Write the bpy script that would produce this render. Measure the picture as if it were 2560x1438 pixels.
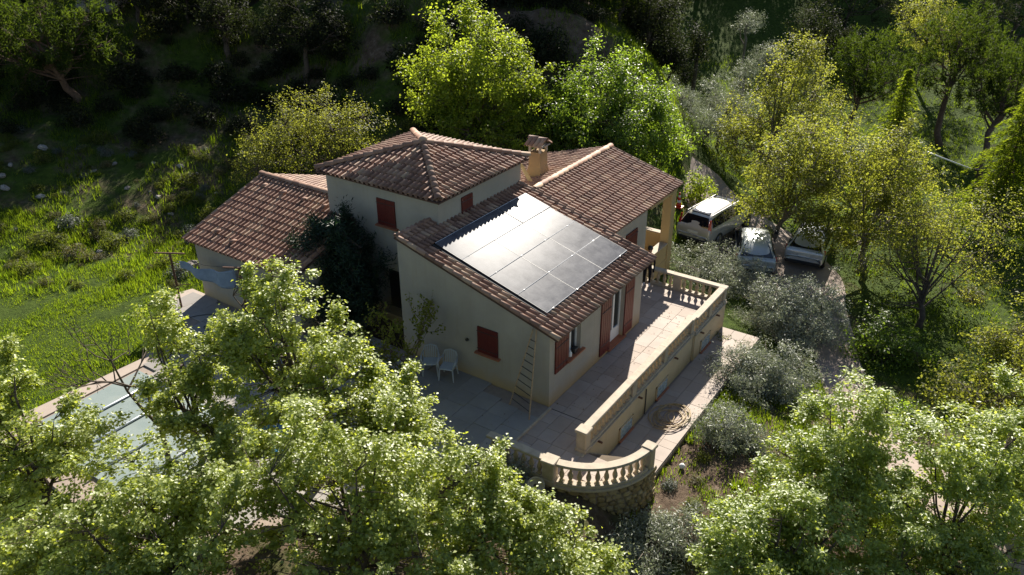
import bpy, math, random
import numpy as np
from mathutils import Vector, Matrix

for o in list(bpy.data.objects):
    bpy.data.objects.remove(o, do_unlink=True)
SC = bpy.context.scene
COL = SC.collection
R = math.radians

# ------------------------------------------------------------------ camera, sky, sun, exposure
CAM = np.array([-16.742, -10.109, 14.407])
YAW, PITCH, ROLL, FPX = R(34.271), R(27.952), R(-0.284), 2016.4
fw = np.array([math.cos(YAW)*math.cos(PITCH), math.sin(YAW)*math.cos(PITCH), -math.sin(PITCH)])
rt = np.cross(fw, [0, 0, 1]); rt /= np.linalg.norm(rt)
up = np.cross(rt, fw)
cr, sr = math.cos(ROLL), math.sin(ROLL)
rt, up = cr*rt + sr*up, -sr*rt + cr*up
cam_d = bpy.data.cameras.new('camera')
cam_d.sensor_width = 36.0
cam_d.lens = FPX/2560*36.0
cam_d.clip_start = 0.1
cam_d.clip_end = 600
cam = bpy.data.objects.new('camera', cam_d)
M4 = Matrix.Identity(4)
for i in range(3):
    M4[i][0], M4[i][1], M4[i][2], M4[i][3] = rt[i], up[i], -fw[i], CAM[i]
cam.matrix_world = M4
COL.objects.link(cam)
SC.camera = cam

SUN_EL, SUN_AZ = R(32.5), R(20.5)          # azimuth from +X towards +Y
world = bpy.data.worlds.new('World')
SC.world = world
world.use_nodes = True
wn = world.node_tree.nodes
wn.clear()
sky = wn.new('ShaderNodeTexSky')
sky.sky_type = 'NISHITA'
sky.sun_disc = False
sky.sun_elevation = SUN_EL
sky.sun_rotation = math.pi/2 - SUN_AZ
sky.air_density = 1.0
sky.dust_density = 0.6
bgn = wn.new('ShaderNodeBackground')
bgn.inputs['Strength'].default_value = 0.05
wout = wn.new('ShaderNodeOutputWorld')
world.node_tree.links.new(sky.outputs[0], bgn.inputs[0])
world.node_tree.links.new(bgn.outputs[0], wout.inputs[0])
sun_d = bpy.data.lights.new('sun', 'SUN')
sun_d.energy = 5.0
sun_d.angle = R(0.5)
sun_d.color = (1.0, 0.93, 0.82)
sun = bpy.data.objects.new('sun', sun_d)
SDIR = Vector((math.cos(SUN_EL)*math.cos(SUN_AZ), math.cos(SUN_EL)*math.sin(SUN_AZ), math.sin(SUN_EL)))
sun.rotation_euler = SDIR.to_track_quat('Z', 'Y').to_euler()
COL.objects.link(sun)
vs = SC.view_settings
vs.view_transform = 'Standard'
vs.look = 'None'
vs.exposure = 1.3
vs.gamma = 1.0
vs.use_curve_mapping = False
SC.cycles.max_bounces = 6
SC.cycles.transparent_max_bounces = 4

# ------------------------------------------------------------------ small helpers
def uw2xy(u, w):
    return (CAM[0] + u*math.cos(YAW) + w*math.sin(YAW), CAM[1] + u*math.sin(YAW) - w*math.cos(YAW))

def sstep(a, b, x):
    t = np.clip((np.asarray(x, float)-a)/(b-a), 0, 1)
    return t*t*(3-2*t)

_rn = np.random.RandomState(7)
_ph = [(_rn.uniform(-1, 1, 2), _rn.uniform(0, 6.28)) for _ in range(24)]
def wob(x, y, f0, octs=4, s=0):
    """cheap smooth noise, about -1..1"""
    v = 0; a = 1; tot = 0
    for k in range(octs):
        f = f0*1.93**k
        d1, p1 = _ph[(2*k+s) % 24]; d2, p2 = _ph[(2*k+1+s) % 24]
        d1 = d1/np.linalg.norm(d1); d2 = d2/np.linalg.norm(d2)
        v = v + a*np.sin(f*(x*d1[0]+y*d1[1])+p1+1.3*np.sin(f*.7*(x*d2[0]+y*d2[1])+p2))
        tot += a; a *= .55
    return v/tot

def ground(x, y):
    x = np.asarray(x, float); y = np.asarray(y, float)
    dx, dy = x-CAM[0], y-CAM[1]
    u = dx*math.cos(YAW)+dy*math.sin(YAW)
    w = dx*math.sin(YAW)-dy*math.cos(YAW)
    z = -.14 - 2.0*sstep(3.0, 12.0, w)*sstep(14, 24, u)
    z = z - 1.0*sstep(1.5, 3.2, w)*sstep(27, 17, u)*sstep(9, 4, w)
    z = z - .45*sstep(3, 8, w)*sstep(25, 17, u) - 1.5*sstep(16.0, 11, u)*sstep(-3, 3, w)
    z = z - 1.0*sstep(-2, -7, -u)*0
    left = sstep(-4, -13, w)
    u0 = 33 - 4.5*sstep(-13, -24, w)
    u1 = 38.5 + 5.0*left
    uc = 44 + 4.0*left + 1.2*wob(w, w*0, .35, 2, 5)
    s1 = .40 - .11*left
    amt = 1-sstep(5.5, 15, w)
    h = s1*np.clip(u-u0, 0, None)
    h = np.minimum(h, s1*(u1-u0)) + .86*np.clip(np.minimum(u, uc)-u1, 0, None)
    h = h + .05*np.clip(u-uc, 0, 20)
    z = z + amt*h
    z = z + (1-amt)*(.11*np.clip(u-46, 0, None)*sstep(44, 60, u)+.22*np.clip(u-62, 0, 40))
    n = wob(x, y, .55, 4)
    hilly = np.clip(amt*sstep(0, 3, h), 0, 1)
    z = z + n*(.04 + .34*hilly + .05*sstep(30, 40, u)) + .16*hilly*wob(x, y, 1.9, 3, 3)
    # the built terraces are cut into the bank
    cut = sstep(-3.6, -3.4, y)*sstep(-1.6, -1.7, y)*sstep(-1.5, -1.2, x)*sstep(9.4, 9.15, x)
    z = np.where(cut > 0, np.minimum(z, z*(1-cut)+cut*np.minimum(z, -1.35)), z)
    cut2 = sstep(-1.95, -1.85, y)*sstep(7.6, 7.4, y)*sstep(-1.5, -1.3, x)*sstep(9.1, 9.0, x)
    z = np.where(cut2 > 0, np.minimum(z, z*(1-cut2)-cut2*.6), z)
    return z

def gz(x, y):
    return float(ground(x, y))

class MB:
    def __init__(s):
        s.v = []; s.f = []
    def add(s, vs_, fs_):
        o = len(s.v)
        s.v.extend([tuple(map(float, p)) for p in vs_])
        s.f.extend([tuple(i+o for i in f) for f in fs_])
        return s
    def box(s, x0, x1, y0, y1, z0, z1):
        s.add([(x0,y0,z0),(x1,y0,z0),(x1,y1,z0),(x0,y1,z0),(x0,y0,z1),(x1,y0,z1),(x1,y1,z1),(x0,y1,z1)],
              [(0,3,2,1),(4,5,6,7),(0,1,5,4),(1,2,6,5),(2,3,7,6),(3,0,4,7)])
        return s
    def cbox(s, x0, x1, y0, y1, z0, z1, c=.01):
        """box with chamfered vertical and top edges"""
        def ring(e, z):
            return [(x0+e+c,y0+e,z),(x1-e-c,y0+e,z),(x1-e,y0+e+c,z),(x1-e,y1-e-c,z),(x1-e-c,y1-e,z),(x0+e+c,y1-e,z),(x0+e,y1-e-c,z),(x0+e,y0+e+c,z)]
        vs_ = ring(0, z0)+ring(0, z1-c)+ring(c*.9, z1)
        fs_ = [tuple(range(7, -1, -1)), tuple(range(16, 24))]
        for k in range(2):
            for i in range(8):
                j = (i+1) % 8
                fs_.append((k*8+i, k*8+j, k*8+8+j, k*8+8+i))
        return s.add(vs_, fs_)
    def tube(s, pts, rad, k=6, cap=True):
        P = [np.array(p, float) for p in pts]
        n = len(P)
        if not hasattr(rad, '__len__'):
            rad = [rad]*n
        vs_ = []; fs_ = []
        t0 = P[1]-P[0]
        ref = np.array([0, 0, 1.]) if abs(t0[2]) < .9*np.linalg.norm(t0) else np.array([1., 0, 0])
        for i in range(n):
            t = P[min(i+1, n-1)]-P[max(i-1, 0)]
            t = t/(np.linalg.norm(t)+1e-9)
            a = np.cross(t, ref); na = np.linalg.norm(a)
            if na < 1e-4:
                a = np.cross(t, [0, 1., 0]); na = np.linalg.norm(a)
            a /= na
            b = np.cross(t, a)
            ref = np.cross(a, t)
            for j in range(k):
                an = 2*math.pi*j/k
                vs_.append(P[i]+rad[i]*(math.cos(an)*a+math.sin(an)*b))
        for i in range(n-1):
            for j in range(k):
                m = (j+1) % k
                fs_.append((i*k+j, i*k+m, i*k+k+m, i*k+k+j))
        if cap:
            fs_.append(tuple(range(k-1, -1, -1))); fs_.append(tuple((n-1)*k+j for j in range(k)))
        return s.add(vs_, fs_)
    def lathe(s, prof, k=10, c=(0, 0, 0)):
        vs_ = []; fs_ = []
        for r, z in prof:
            for j in range(k):
                an = 2*math.pi*j/k
                vs_.append((c[0]+r*math.cos(an), c[1]+r*math.sin(an), c[2]+z))
        for i in range(len(prof)-1):
            for j in range(k):
                m = (j+1) % k
                fs_.append((i*k+j, i*k+m, i*k+k+m, i*k+k+j))
        fs_.append(tuple(range(k-1, -1, -1))); fs_.append(tuple((len(prof)-1)*k+j for j in range(k)))
        return s.add(vs_, fs_)
    def prism(s, poly, z0, z1):
        n = len(poly)
        s.add([(p[0], p[1], z0) for p in poly]+[(p[0], p[1], z1) for p in poly],
              [tuple(range(n-1, -1, -1)), tuple(range(n, 2*n))]+[(i, (i+1) % n, n+(i+1) % n, n+i) for i in range(n)])
        return s
    def sweep(s, path, prof, closed=False):
        """profile [(offset sideways, z)] swept along a level path [(x,y,z)]; sideways is to the right of travel"""
        P = [np.array(p, float) for p in path]; n = len(P); m = len(prof)
        vs_ = []; fs_ = []
        for i in range(n):
            a = P[i]-P[max(i-1, 0)]; b = P[min(i+1, n-1)]-P[i]
            if i == 0: a = b
            if i == n-1: b = a
            a = a[:2]/np.linalg.norm(a[:2]); b = b[:2]/np.linalg.norm(b[:2])
            t = a+b; t /= np.linalg.norm(t)
            k = 1/max(.3, abs(np.dot(t, a)))
            nrm = np.array([t[1], -t[0]])*k
            for o_, z_ in prof:
                vs_.append((P[i][0]+nrm[0]*o_, P[i][1]+nrm[1]*o_, P[i][2]+z_))
        for i in range(n-1):
            for j in range(m):
                q = (j+1) % m
                fs_.append((i*m+j, i*m+q, (i+1)*m+q, (i+1)*m+j))
        fs_.append(tuple(range(m-1, -1, -1))); fs_.append(tuple((n-1)*m+j for j in range(m)))
        return s.add(vs_, fs_)
    def mesh(s, name, mat, smooth=False):
        me = bpy.data.meshes.new(name)
        me.from_pydata(s.v, [], s.f)
        me.update()
        if mat: me.materials.append(mat)
        if smooth:
            me.polygons.foreach_set('use_smooth', [True]*len(me.polygons))
        return me
    def build(s, name, mat, parent=None, smooth=False, loc=None):
        return link(name, s.mesh(name, mat, smooth), parent, loc)

def link(name, data, parent=None, loc=None):
    o = bpy.data.objects.new(name, data)
    COL.objects.link(o)
    if parent is not None: o.parent = parent
    if loc is not None: o.location = loc
    return o

def empty(name, loc=(0, 0, 0), rz=0):
    o = bpy.data.objects.new(name, None)
    o.empty_display_size = .2
    COL.objects.link(o)
    o.location = loc; o.rotation_euler = (0, 0, rz)
    return o

def tag(o, label=None, cat=None, group=None, kind=None):
    if label: o['label'] = label
    if cat: o['category'] = cat
    if group: o['group'] = group
    if kind: o['kind'] = kind
    return o

def kids(o):
    return [c for c in bpy.data.objects if c.parent is o]

def copy_tree(o, parent=None):
    c = o.copy(); COL.objects.link(c); c.parent = parent
    for ch in kids(o): copy_tree(ch, c)
    return c

def fast_mesh(name, V, F, mat, smooth=False):
    """V (n,3) array, F (m,3|4) array"""
    me = bpy.data.meshes.new(name)
    n, m, k = len(V), len(F), F.shape[1]
    me.vertices.add(n); me.vertices.foreach_set('co', np.asarray(V, np.float32).ravel())
    me.loops.add(m*k); me.loops.foreach_set('vertex_index', np.asarray(F, np.int32).ravel())
    me.polygons.add(m)
    me.polygons.foreach_set('loop_start', np.arange(0, m*k, k, dtype=np.int32))
    me.polygons.foreach_set('loop_total', np.full(m, k, np.int32))
    if smooth: me.polygons.foreach_set('use_smooth', np.ones(m, bool))
    me.update(calc_edges=True)
    if mat: me.materials.append(mat)
    return me

# ------------------------------------------------------------------ materials
def nmat(name):
    m = bpy.data.materials.new(name); m.use_nodes = True
    nt = m.node_tree; nt.nodes.clear()
    out = nt.nodes.new('ShaderNodeOutputMaterial')
    return m, nt, out

class NT:
    def __init__(s, nt): s.nt = nt
    def n(s, t, **kw):
        x = s.nt.nodes.new(t)
        for k, v in kw.items(): setattr(x, k, v)
        return x
    def l(s, a, b): s.nt.links.new(a, b)
    def noise(s, scale, det=4, rough=.55, vec=None, dist=0):
        x = s.n('ShaderNodeTexNoise'); x.inputs['Scale'].default_value = scale
        x.inputs['Detail'].default_value = det; x.inputs['Roughness'].default_value = rough
        x.inputs['Distortion'].default_value = dist
        if vec is not None: s.l(vec, x.inputs['Vector'])
        return x.outputs['Fac']
    def ramp(s, fac, stops):
        x = s.n('ShaderNodeValToRGB'); e = x.color_ramp.elements
        while len(e) < len(stops): e.new(.5)
        for i, (p, c) in enumerate(stops):
            e[i].position = p; e[i].color = (c[0], c[1], c[2], 1)
        s.l(fac, x.inputs[0]); return x.outputs[0]
    def mix(s, fac, a, b, mode='MIX'):
        x = s.n('ShaderNodeMix', data_type='RGBA', blend_type=mode)
        for i, q in ((0, fac), (6, a), (7, b)):
            if hasattr(q, 'is_output'): s.l(q, x.inputs[i])
            elif i == 0: x.inputs[0].default_value = q
            else: x.inputs[i].default_value = (q[0], q[1], q[2], 1)
        return x.outputs[2]
    def math(s, op, a, b=0.0, clamp=False):
        x = s.n('ShaderNodeMath', operation=op, use_clamp=clamp)
        for i, q in ((0, a), (1, b)):
            if hasattr(q, 'is_output'): s.l(q, x.inputs[i])
            else: x.inputs[i].default_value = q
        return x.outputs[0]
    def bump(s, h, strength=.3, dist=.02):
        x = s.n('ShaderNodeBump'); x.inputs['Strength'].default_value = strength; x.inputs['Distance'].default_value = dist
        s.l(h, x.inputs['Height']); return x.outputs[0]
    def coord(s, which='Object'):
        return s.n('ShaderNodeTexCoord').outputs[which]
    def pos(s):
        return s.n('ShaderNodeNewGeometry').outputs['Position']
    def principled(s, col, rough=.7, bump=None, metal=0, spec=.5, out=None, coat=0):
        p = s.n('ShaderNodeBsdfPrincipled')
        for nm, q in (('Base Color', col), ('Roughness', rough), ('Metallic', metal), ('Specular IOR Level', spec), ('Coat Weight', coat)):
            if hasattr(q, 'is_output'): s.l(q, p.inputs[nm])
            elif nm == 'Base Color': p.inputs[nm].default_value = (q[0], q[1], q[2], 1)
            else: p.inputs[nm].default_value = q
        if bump is not None: s.l(bump, p.inputs['Normal'])
        if out is not None: s.l(p.outputs[0], out.inputs[0])
        return p

def rnd(t):
    """per object + per island random, 0..1"""
    oi = t.n('ShaderNodeObjectInfo').outputs['Random']
    gi = t.n('ShaderNodeNewGeometry').outputs['Random Per Island']
    return t.math('FRACT', t.math('ADD', oi, gi))

def simple(name, col, rough=.6, metal=0, var=.12, scale=6, bump=0, spec=.5, coat=0):
    m, nt, out = nmat(name); t = NT(nt)
    p = t.pos(); f = t.noise(scale, 4, .6, p)
    lo = [c*(1-var) for c in col]; hi = [min(1, c*(1+var)) for c in col]
    c = t.ramp(f, [(.3, lo), (.7, hi)])
    b = t.bump(t.noise(scale*6, 3, .6, p), bump, .01) if bump else None
    t.principled(c, rough, b, metal, spec, out, coat)
    return m

def stucco(name, col, stain=.5, base_z=0.0):
    m, nt, out = nmat(name); t = NT(nt); p = t.pos()
    f = t.noise(1.3, 5, .6, p)
    c = t.ramp(f, [(.25, [q*.88 for q in col]), (.75, [min(1, q*1.07) for q in col])])
    # splash-back dirt band near the ground, ragged top
    sep = t.n('ShaderNodeSeparateXYZ'); t.l(p, sep.inputs[0])
    zz = t.math('SUBTRACT', sep.outputs[2], base_z)
    edge = t.math('ADD', zz, t.math('MULTIPLY', t.math('SUBTRACT', t.noise(2.2, 5, .6, p), .5), .55))
    band = t.math('SUBTRACT', 1.0, t.math('MULTIPLY', edge, 1.9), True)
    band = t.math('MULTIPLY', band, stain, True)
    c = t.mix(band, c, (.42, .30, .15))
    mp = t.n('ShaderNodeMapping'); mp.inputs['Scale'].default_value = (7, 7, .5); t.l(p, mp.inputs[0])
    streak = t.ramp(t.noise(1.0, 4, .6, mp.outputs[0]), [(.55, (0, 0, 0)), (.8, (1, 1, 1))])
    c = t.mix(t.math('MULTIPLY', streak, .34), c, (.33, .26, .17))
    h = t.noise(38, 4, .7, p)
    t.principled(c, .9, t.bump(h, .5, .012), 0, .2, out)
    return m

def foliage(name, c0, c1, t0, t1, tw=.5, rough=.45, spec=.4, warm=None):
    """leaves: c0..c1 reflected, t0..t1 transmitted colour, varied leaf by leaf and clump by clump"""
    m, nt, out = nmat(name); t = NT(nt)
    r = rnd(t)
    big = t.noise(.9, 3, .6, t.pos())
    f = t.math('ADD', t.math('MULTIPLY', r, .65), t.math('MULTIPLY', big, .5), True)
    stops = [(.15, c0), (.85, c1)]
    if warm: stops.append((.97, warm))
    c = t.ramp(f, stops)
    tr = t.ramp(f, [(.15, t0), (.85, t1)])
    p = t.principled(c, rough, None, 0, spec)
    tb = t.n('ShaderNodeBsdfTranslucent'); t.l(tr, tb.inputs[0])
    mx = t.n('ShaderNodeMixShader'); mx.inputs[0].default_value = tw
    t.l(p.outputs[0], mx.inputs[1]); t.l(tb.outputs[0], mx.inputs[2]); t.l(mx.outputs[0], out.inputs[0])
    return m

def terracotta(name):
    m, nt, out = nmat(name); t = NT(nt); p = t.pos()
    r = rnd(t)
    c = t.ramp(r, [(0, (.17, .092, .064)), (.25, (.245, .137, .095)), (.55, (.295, .172, .12)), (.8, (.345, .215, .153)), (1, (.42, .295, .20))])
    d = t.noise(3.0, 5, .65, p)
    c = t.mix(t.math('MULTIPLY', t.ramp(d, [(.45, (0, 0, 0)), (.72, (1, 1, 1))]), .3), c, (.16, .11, .085))
    f2 = t.noise(22, 4, .7, p)
    c = t.mix(t.math('MULTIPLY', t.ramp(f2, [(.58, (0, 0, 0)), (.75, (1, 1, 1))]), .35), c, (.42, .36, .28))
    t.principled(c, .72, t.bump(f2, .25, .006), 0, .35, out)
    return m

def paving(name, c0, c1, c2, rough=.75):
    m, nt, out = nmat(name); t = NT(nt); p = t.pos()
    r = rnd(t)
    c = t.ramp(r, [(0, c0), (.55, c1), (1, c2)])
    d = t.noise(1.1, 6, .65, p)
    c = t.mix(t.math('MULTIPLY', t.ramp(d, [(.42, (0, 0, 0)), (.75, (1, 1, 1))]), .45), c, [q*.62 for q in c0])
    f = t.noise(14, 5, .7, p)
    c = t.mix(t.math('MULTIPLY', t.ramp(f, [(.55, (0, 0, 0)), (.8, (1, 1, 1))]), .3), c, [q*.7 for q in c1])
    t.principled(c, rough, t.bump(f, .2, .005), 0, .3, out)
    return m

M = {}
M['stucco'] = stucco('cream_render', (.39, .348, .292), .95)
M['stucco_y'] = stucco('ochre_render', (.42, .31, .155), .5, -.6)
M['stucco_w'] = stucco('retaining_render', (.50, .405, .27), .7, -1.05)
M['tile'] = terracotta('terracotta')
M['deck'] = simple('roof_underlay', (.10, .055, .04), .9)
M['cast'] = simple('cast_stone', (.38, .32, .24), .8, var=.16, scale=5, bump=.3)
M['cast2'] = simple('cast_stone_baluster', (.38, .30, .20), .8, var=.14, scale=9, bump=.2)
M['slab'] = paving('travertine', (.34, .272, .222), (.375, .31, .26), (.40, .335, .287))
M['slab_p'] = paving('patio_stone', (.25, .23, .21), (.285, .265, .245), (.31, .285, .26))
M['joint'] = simple('mortar', (.27, .215, .175), .9, bump=.3)
M['red'] = simple('red_brown_paint', (.11, .012, .008), .5, var=.2, scale=12)
M['sill'] = simple('terracotta_sill', (.33, .11, .05), .7, var=.2)
M['white'] = simple('white_pvc', (.75, .75, .74), .35, var=.05)
M['metal'] = simple('aluminium', (.62, .62, .62), .32, metal=1, var=.05)
M['dark'] = simple('dark_metal', (.04, .035, .03), .5)
M['rust'] = simple('rusty_steel', (.12, .055, .03), .7, var=.3, scale=20)
M['black'] = simple('black_rubber', (.015, .015, .015), .7)
M['glass'] = simple('window_glass', (.012, .016, .02), .06, spec=.8)
M['chairw'] = simple('white_plastic', (.40, .42, .44), .45, var=.08)
M['wood'] = simple('ladder_wood', (.38, .26, .15), .7, var=.3, scale=14)
M['stone'] = None
def stone_mat(name, c0, c1, c2, bump=.5):
    m, nt, out = nmat(name); t = NT(nt); p = t.pos()
    c = t.ramp(rnd(t), [(0, c0), (.5, c1), (1, c2)])
    f = t.noise(7, 6, .7, p)
    c = t.mix(t.math('MULTIPLY', t.ramp(f, [(.4, (0, 0, 0)), (.75, (1, 1, 1))]), .55), c, [q*.5 for q in c0])
    t.principled(c, .9, t.bump(f, bump, .03), 0, .2, out)
    return m
M['stone'] = stone_mat('wall_stone', (.22, .165, .09), (.30, .23, .13), (.34, .28, .19))
M['mortar'] = simple('dark_mortar', (.12, .09, .06), .95, bump=.4)
M['rock'] = stone_mat('limestone', (.24, .215, .19), (.30, .27, .24), (.34, .315, .29))
M['bark'] = simple('bark', (.075, .055, .04), .9, var=.4, scale=9, bump=.5)
M['bark_p'] = simple('pine_bark', (.12, .07, .045), .9, var=.4, scale=9, bump=.5)
M['bark_g'] = simple('grey_bark', (.17, .14, .11), .9, var=.35, scale=9, bump=.4)
M['twig'] = simple('twig', (.13, .085, .06), .85, var=.3)

# leaves ----------------------------------------------------------------
M['lf_fore'] = foliage('maple_leaf', (.085, .125, .016), (.33, .38, .105), (.33, .41, .016), (.78, .84, .10), .47, .46, .8)
M['lf_fore2'] = foliage('ash_leaf', (.08, .125, .018), (.31, .375, .11), (.32, .42, .016), (.76, .84, .10), .47, .45, .8)
M['lf_bright'] = foliage('spring_leaf', (.045, .075, .009), (.14, .19, .025), (.20, .29, .012), (.54, .64, .045), .6, .5, .35)
M['lf_bright2'] = foliage('laurel_leaf', (.04, .075, .012), (.12, .175, .04), (.14, .24, .012), (.36, .50, .035), .56, .42, .4)
M['lf_yellow'] = foliage('young_leaf', (.065, .08, .014), (.165, .178, .042), (.22, .255, .015), (.46, .48, .06), .55, .52, .25)
M['lf_olive'] = foliage('olive_leaf', (.10, .115, .078), (.38, .40, .33), (.11, .14, .06), (.28, .31, .17), .35, .45, .55)
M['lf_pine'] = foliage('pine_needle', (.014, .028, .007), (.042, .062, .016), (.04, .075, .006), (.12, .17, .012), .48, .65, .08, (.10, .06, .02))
M['lf_cedar'] = foliage('cedar_needle', (.03, .05, .008), (.08, .11, .022), (.15, .23, .008), (.38, .46, .02), .62, .7, .06)
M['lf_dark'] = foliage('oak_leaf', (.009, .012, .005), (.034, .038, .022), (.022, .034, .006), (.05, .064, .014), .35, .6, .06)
M['lf_ole'] = foliage('oleander_leaf', (.008, .022, .012), (.028, .055, .028), (.012, .035, .008), (.03, .07, .015), .25, .45, .3)
M['lf_shrub'] = foliage('shrub_leaf', (.035, .05, .010), (.11, .125, .03), (.12, .16, .01), (.30, .34, .035), .5, .55, .2)
M['lf_scrub'] = foliage('dry_scrub_leaf', (.06, .06, .02), (.12, .11, .045), (.10, .10, .015), (.20, .18, .04), .4, .55, .3)
M['lf_grey'] = foliage('lavender_leaf', (.06, .075, .06), (.14, .16, .13), (.06, .08, .04), (.12, .14, .07), .3, .5, .3)
M['grass'] = foliage('grass_blade', (.035, .068, .008), (.10, .135, .018), (.12, .22, .006), (.32, .42, .016), .56, .55, .15, (.13, .11, .04))

def terrain_mat():
    m, nt, out = nmat('terrain'); t = NT(nt); p = t.pos()
    at = t.n('ShaderNodeAttribute'); at.attribute_name = 'lawn'
    n1 = t.noise(.42, 7, .7, p); n2 = t.noise(3.2, 6, .7, p); n3 = t.noise(16, 5, .7, p)
    soil = t.ramp(n2, [(.3, (.06, .04, .028)), (.55, (.125, .09, .063)), (.75, (.21, .165, .13))])
    grass = t.ramp(n2, [(.3, (.024, .042, .007)), (.6, (.058, .09, .012)), (.8, (.085, .10, .02))])
    k = t.math('ADD', t.math('MULTIPLY', n1, 1.15), t.math('MULTIPLY', at.outputs['Fac'], .42))
    k = t.ramp(k, [(.56, (0, 0, 0)), (.76, (1, 1, 1))])
    c = t.mix(k, soil, grass)
    c = t.mix(t.math('MULTIPLY', t.ramp(n3, [(.5, (0, 0, 0)), (.75, (1, 1, 1))]), .5), c, (.045, .04, .02))
    h = t.math('ADD', n2, t.math('MULTIPLY', n3, .6))
    t.principled(c, .95, t.bump(h, .8, .12), 0, .1, out)
    return m
M['terrain'] = terrain_mat()
M['gravel'] = paving('gravel', (.20, .15, .125), (.27, .21, .175), (.31, .25, .21), .9)

def solar_mat():
    m, nt, out = nmat('solar_glass'); t = NT(nt)
    oc = t.coord('Object')
    br = t.n('ShaderNodeTexBrick'); br.offset = 0; br.squash = 1
    t.l(oc, br.inputs['Vector'])
    br.inputs['Color1'].default_value = (.012, .016, .03, 1); br.inputs['Color2'].default_value = (.016, .02, .036, 1)
    br.inputs['Mortar'].default_value = (.05, .055, .065, 1)
    br.inputs['Scale'].default_value = 1.0; br.inputs['Mortar Size'].default_value = .0025
    br.inputs['Brick Width'].default_value = .165; br.inputs['Row Height'].default_value = .168
    p = t.pos()
    dust = t.noise(2.3, 6, .7, p, .4)
    fine = t.noise(60, 3, .7, p)
    c = t.mix(t.math('MULTIPLY', t.ramp(dust, [(.2, (0, 0, 0)), (.9, (1, 1, 1))]), .6), br.outputs[0], (.24, .24, .25))
    rg = t.math('ADD', .24, t.math('ADD', t.math('MULTIPLY', dust, .06), t.math('MULTIPLY', fine, .03)))
    pr_ = t.principled(c, rg, None, 0, .12)
    df = t.n('ShaderNodeBsdfDiffuse'); t.l(c, df.inputs[0])
    mx = t.n('ShaderNodeMixShader'); mx.inputs[0].default_value = .34      # anti-reflective, dusty glass
    t.l(df.outputs[0], mx.inputs[1]); t.l(pr_.outputs[0], mx.inputs[2]); t.l(mx.outputs[0], out.inputs[0])
    return m
M['solar'] = solar_mat()

# ------------------------------------------------------------------ the ground
def build_ground():
    us = np.concatenate([np.linspace(4, 60, 190), np.linspace(61, 150, 40)])
    ws = np.concatenate([np.linspace(-95, -41, 20), np.linspace(-40, 45, 270), np.linspace(46, 105, 20)])
    U, Wg = np.meshgrid(us, ws, indexing='ij')
    X = CAM[0]+U*math.cos(YAW)+Wg*math.sin(YAW); Y = CAM[1]+U*math.sin(YAW)-Wg*math.cos(YAW)
    Z = ground(X, Y)
    V = np.stack([X, Y, Z], -1).reshape(-1, 3)
    a, b = U.shape
    I = np.arange(a*b).reshape(a, b)
    F = np.stack([I[:-1, :-1], I[:-1, 1:], I[1:, 1:], I[1:, :-1]], -1).reshape(-1, 4)[:, ::-1]
    me = fast_mesh('ground', V, F, M['terrain'], True)
    lawn = lawn_amount(X, Y).ravel()
    atl = me.attributes.new('lawn', 'FLOAT', 'POINT'); atl.data.foreach_set('value', lawn.astype(np.float32))
    o = link('ground', me); tag(o, 'earthen hillside and meadow around the house', None, None, 'structure')

def lawn_amount(x, y):
    dx, dy = x-CAM[0], y-CAM[1]
    u = dx*math.cos(YAW)+dy*math.sin(YAW); w = dx*math.sin(YAW)-dy*math.cos(YAW)
    a = sstep(-7, -12, w)*sstep(33, 28.5, u)*.95
    a = np.maximum(a, sstep(12, 17, w)*.75)
    a = np.maximum(a, sstep(7, 12, w)*sstep(36, 40, u)*.7)
    a = np.maximum(a, sstep(4, 6, w)*sstep(20, 24, u)*.45)
    a = np.maximum(a, sstep(0, -6, w)*sstep(26, 30, u)*.28)
    return a
build_ground()

# driveway strip: follows the ground a little above it
def strip(name, pts, widths, mat, label, lift=.05, seg=40):
    P = np.array(pts, float); n = len(P)
    tt = np.linspace(0, n-1, seg)
    def cr_(A, t):
        i = min(int(t), n-2); f = t-i
        p0, p1, p2, p3 = A[max(i-1, 0)], A[i], A[i+1], A[min(i+2, n-1)]
        return .5*((2*p1)+(-p0+p2)*f+(2*p0-5*p1+4*p2-p3)*f*f+(-p0+3*p1-3*p2+p3)*f**3)
    C = np.array([cr_(P, t) for t in tt]); Wd = np.array([cr_(np.array(widths, float)[:, None], t)[0] for t in tt])
    T = np.gradient(C, axis=0); T /= np.linalg.norm(T, axis=1)[:, None]
    Nn = np.stack([T[:, 1], -T[:, 0]], 1)
    k = 13; V = []
    for j in range(k):
        s = (j/(k-1)*2-1)
        q = C+Nn*(Wd*s*(1+.07*np.sin(C[:, 0]*2.1+j*1.7)*(abs(s) > .9)))[:, None]
        z = ground(q[:, 0], q[:, 1])+lift*(1-abs(s)**6*1.6)
        V.append(np.concatenate([q, z[:, None]], 1))
    V = np.stack(V, 1).reshape(-1, 3)
    I = np.arange(seg*k).reshape(seg, k)
    F = np.stack([I[:-1, :-1], I[:-1, 1:], I[1:, 1:], I[1:, :-1]], -1).reshape(-1, 4)[:, ::-1]
    o = link(name, fast_mesh(name, V, F, mat, True))
    tag(o, label, None, None, 'structure')
strip('driveway', [(22.4, 4.2), (20.0, 1.6), (17, -1.6), (12.8, -5.0), (10.0, -6.3), (8.0, -7.5), (5.5, -9.2), (1, -12.5)], [1.0, 2.8, 3.1, 1.1, .95, .95, 1.0, 1.0], M['gravel'], 'gravel driveway curving from the parked cars down past the olive trees', .06, 90)

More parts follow.
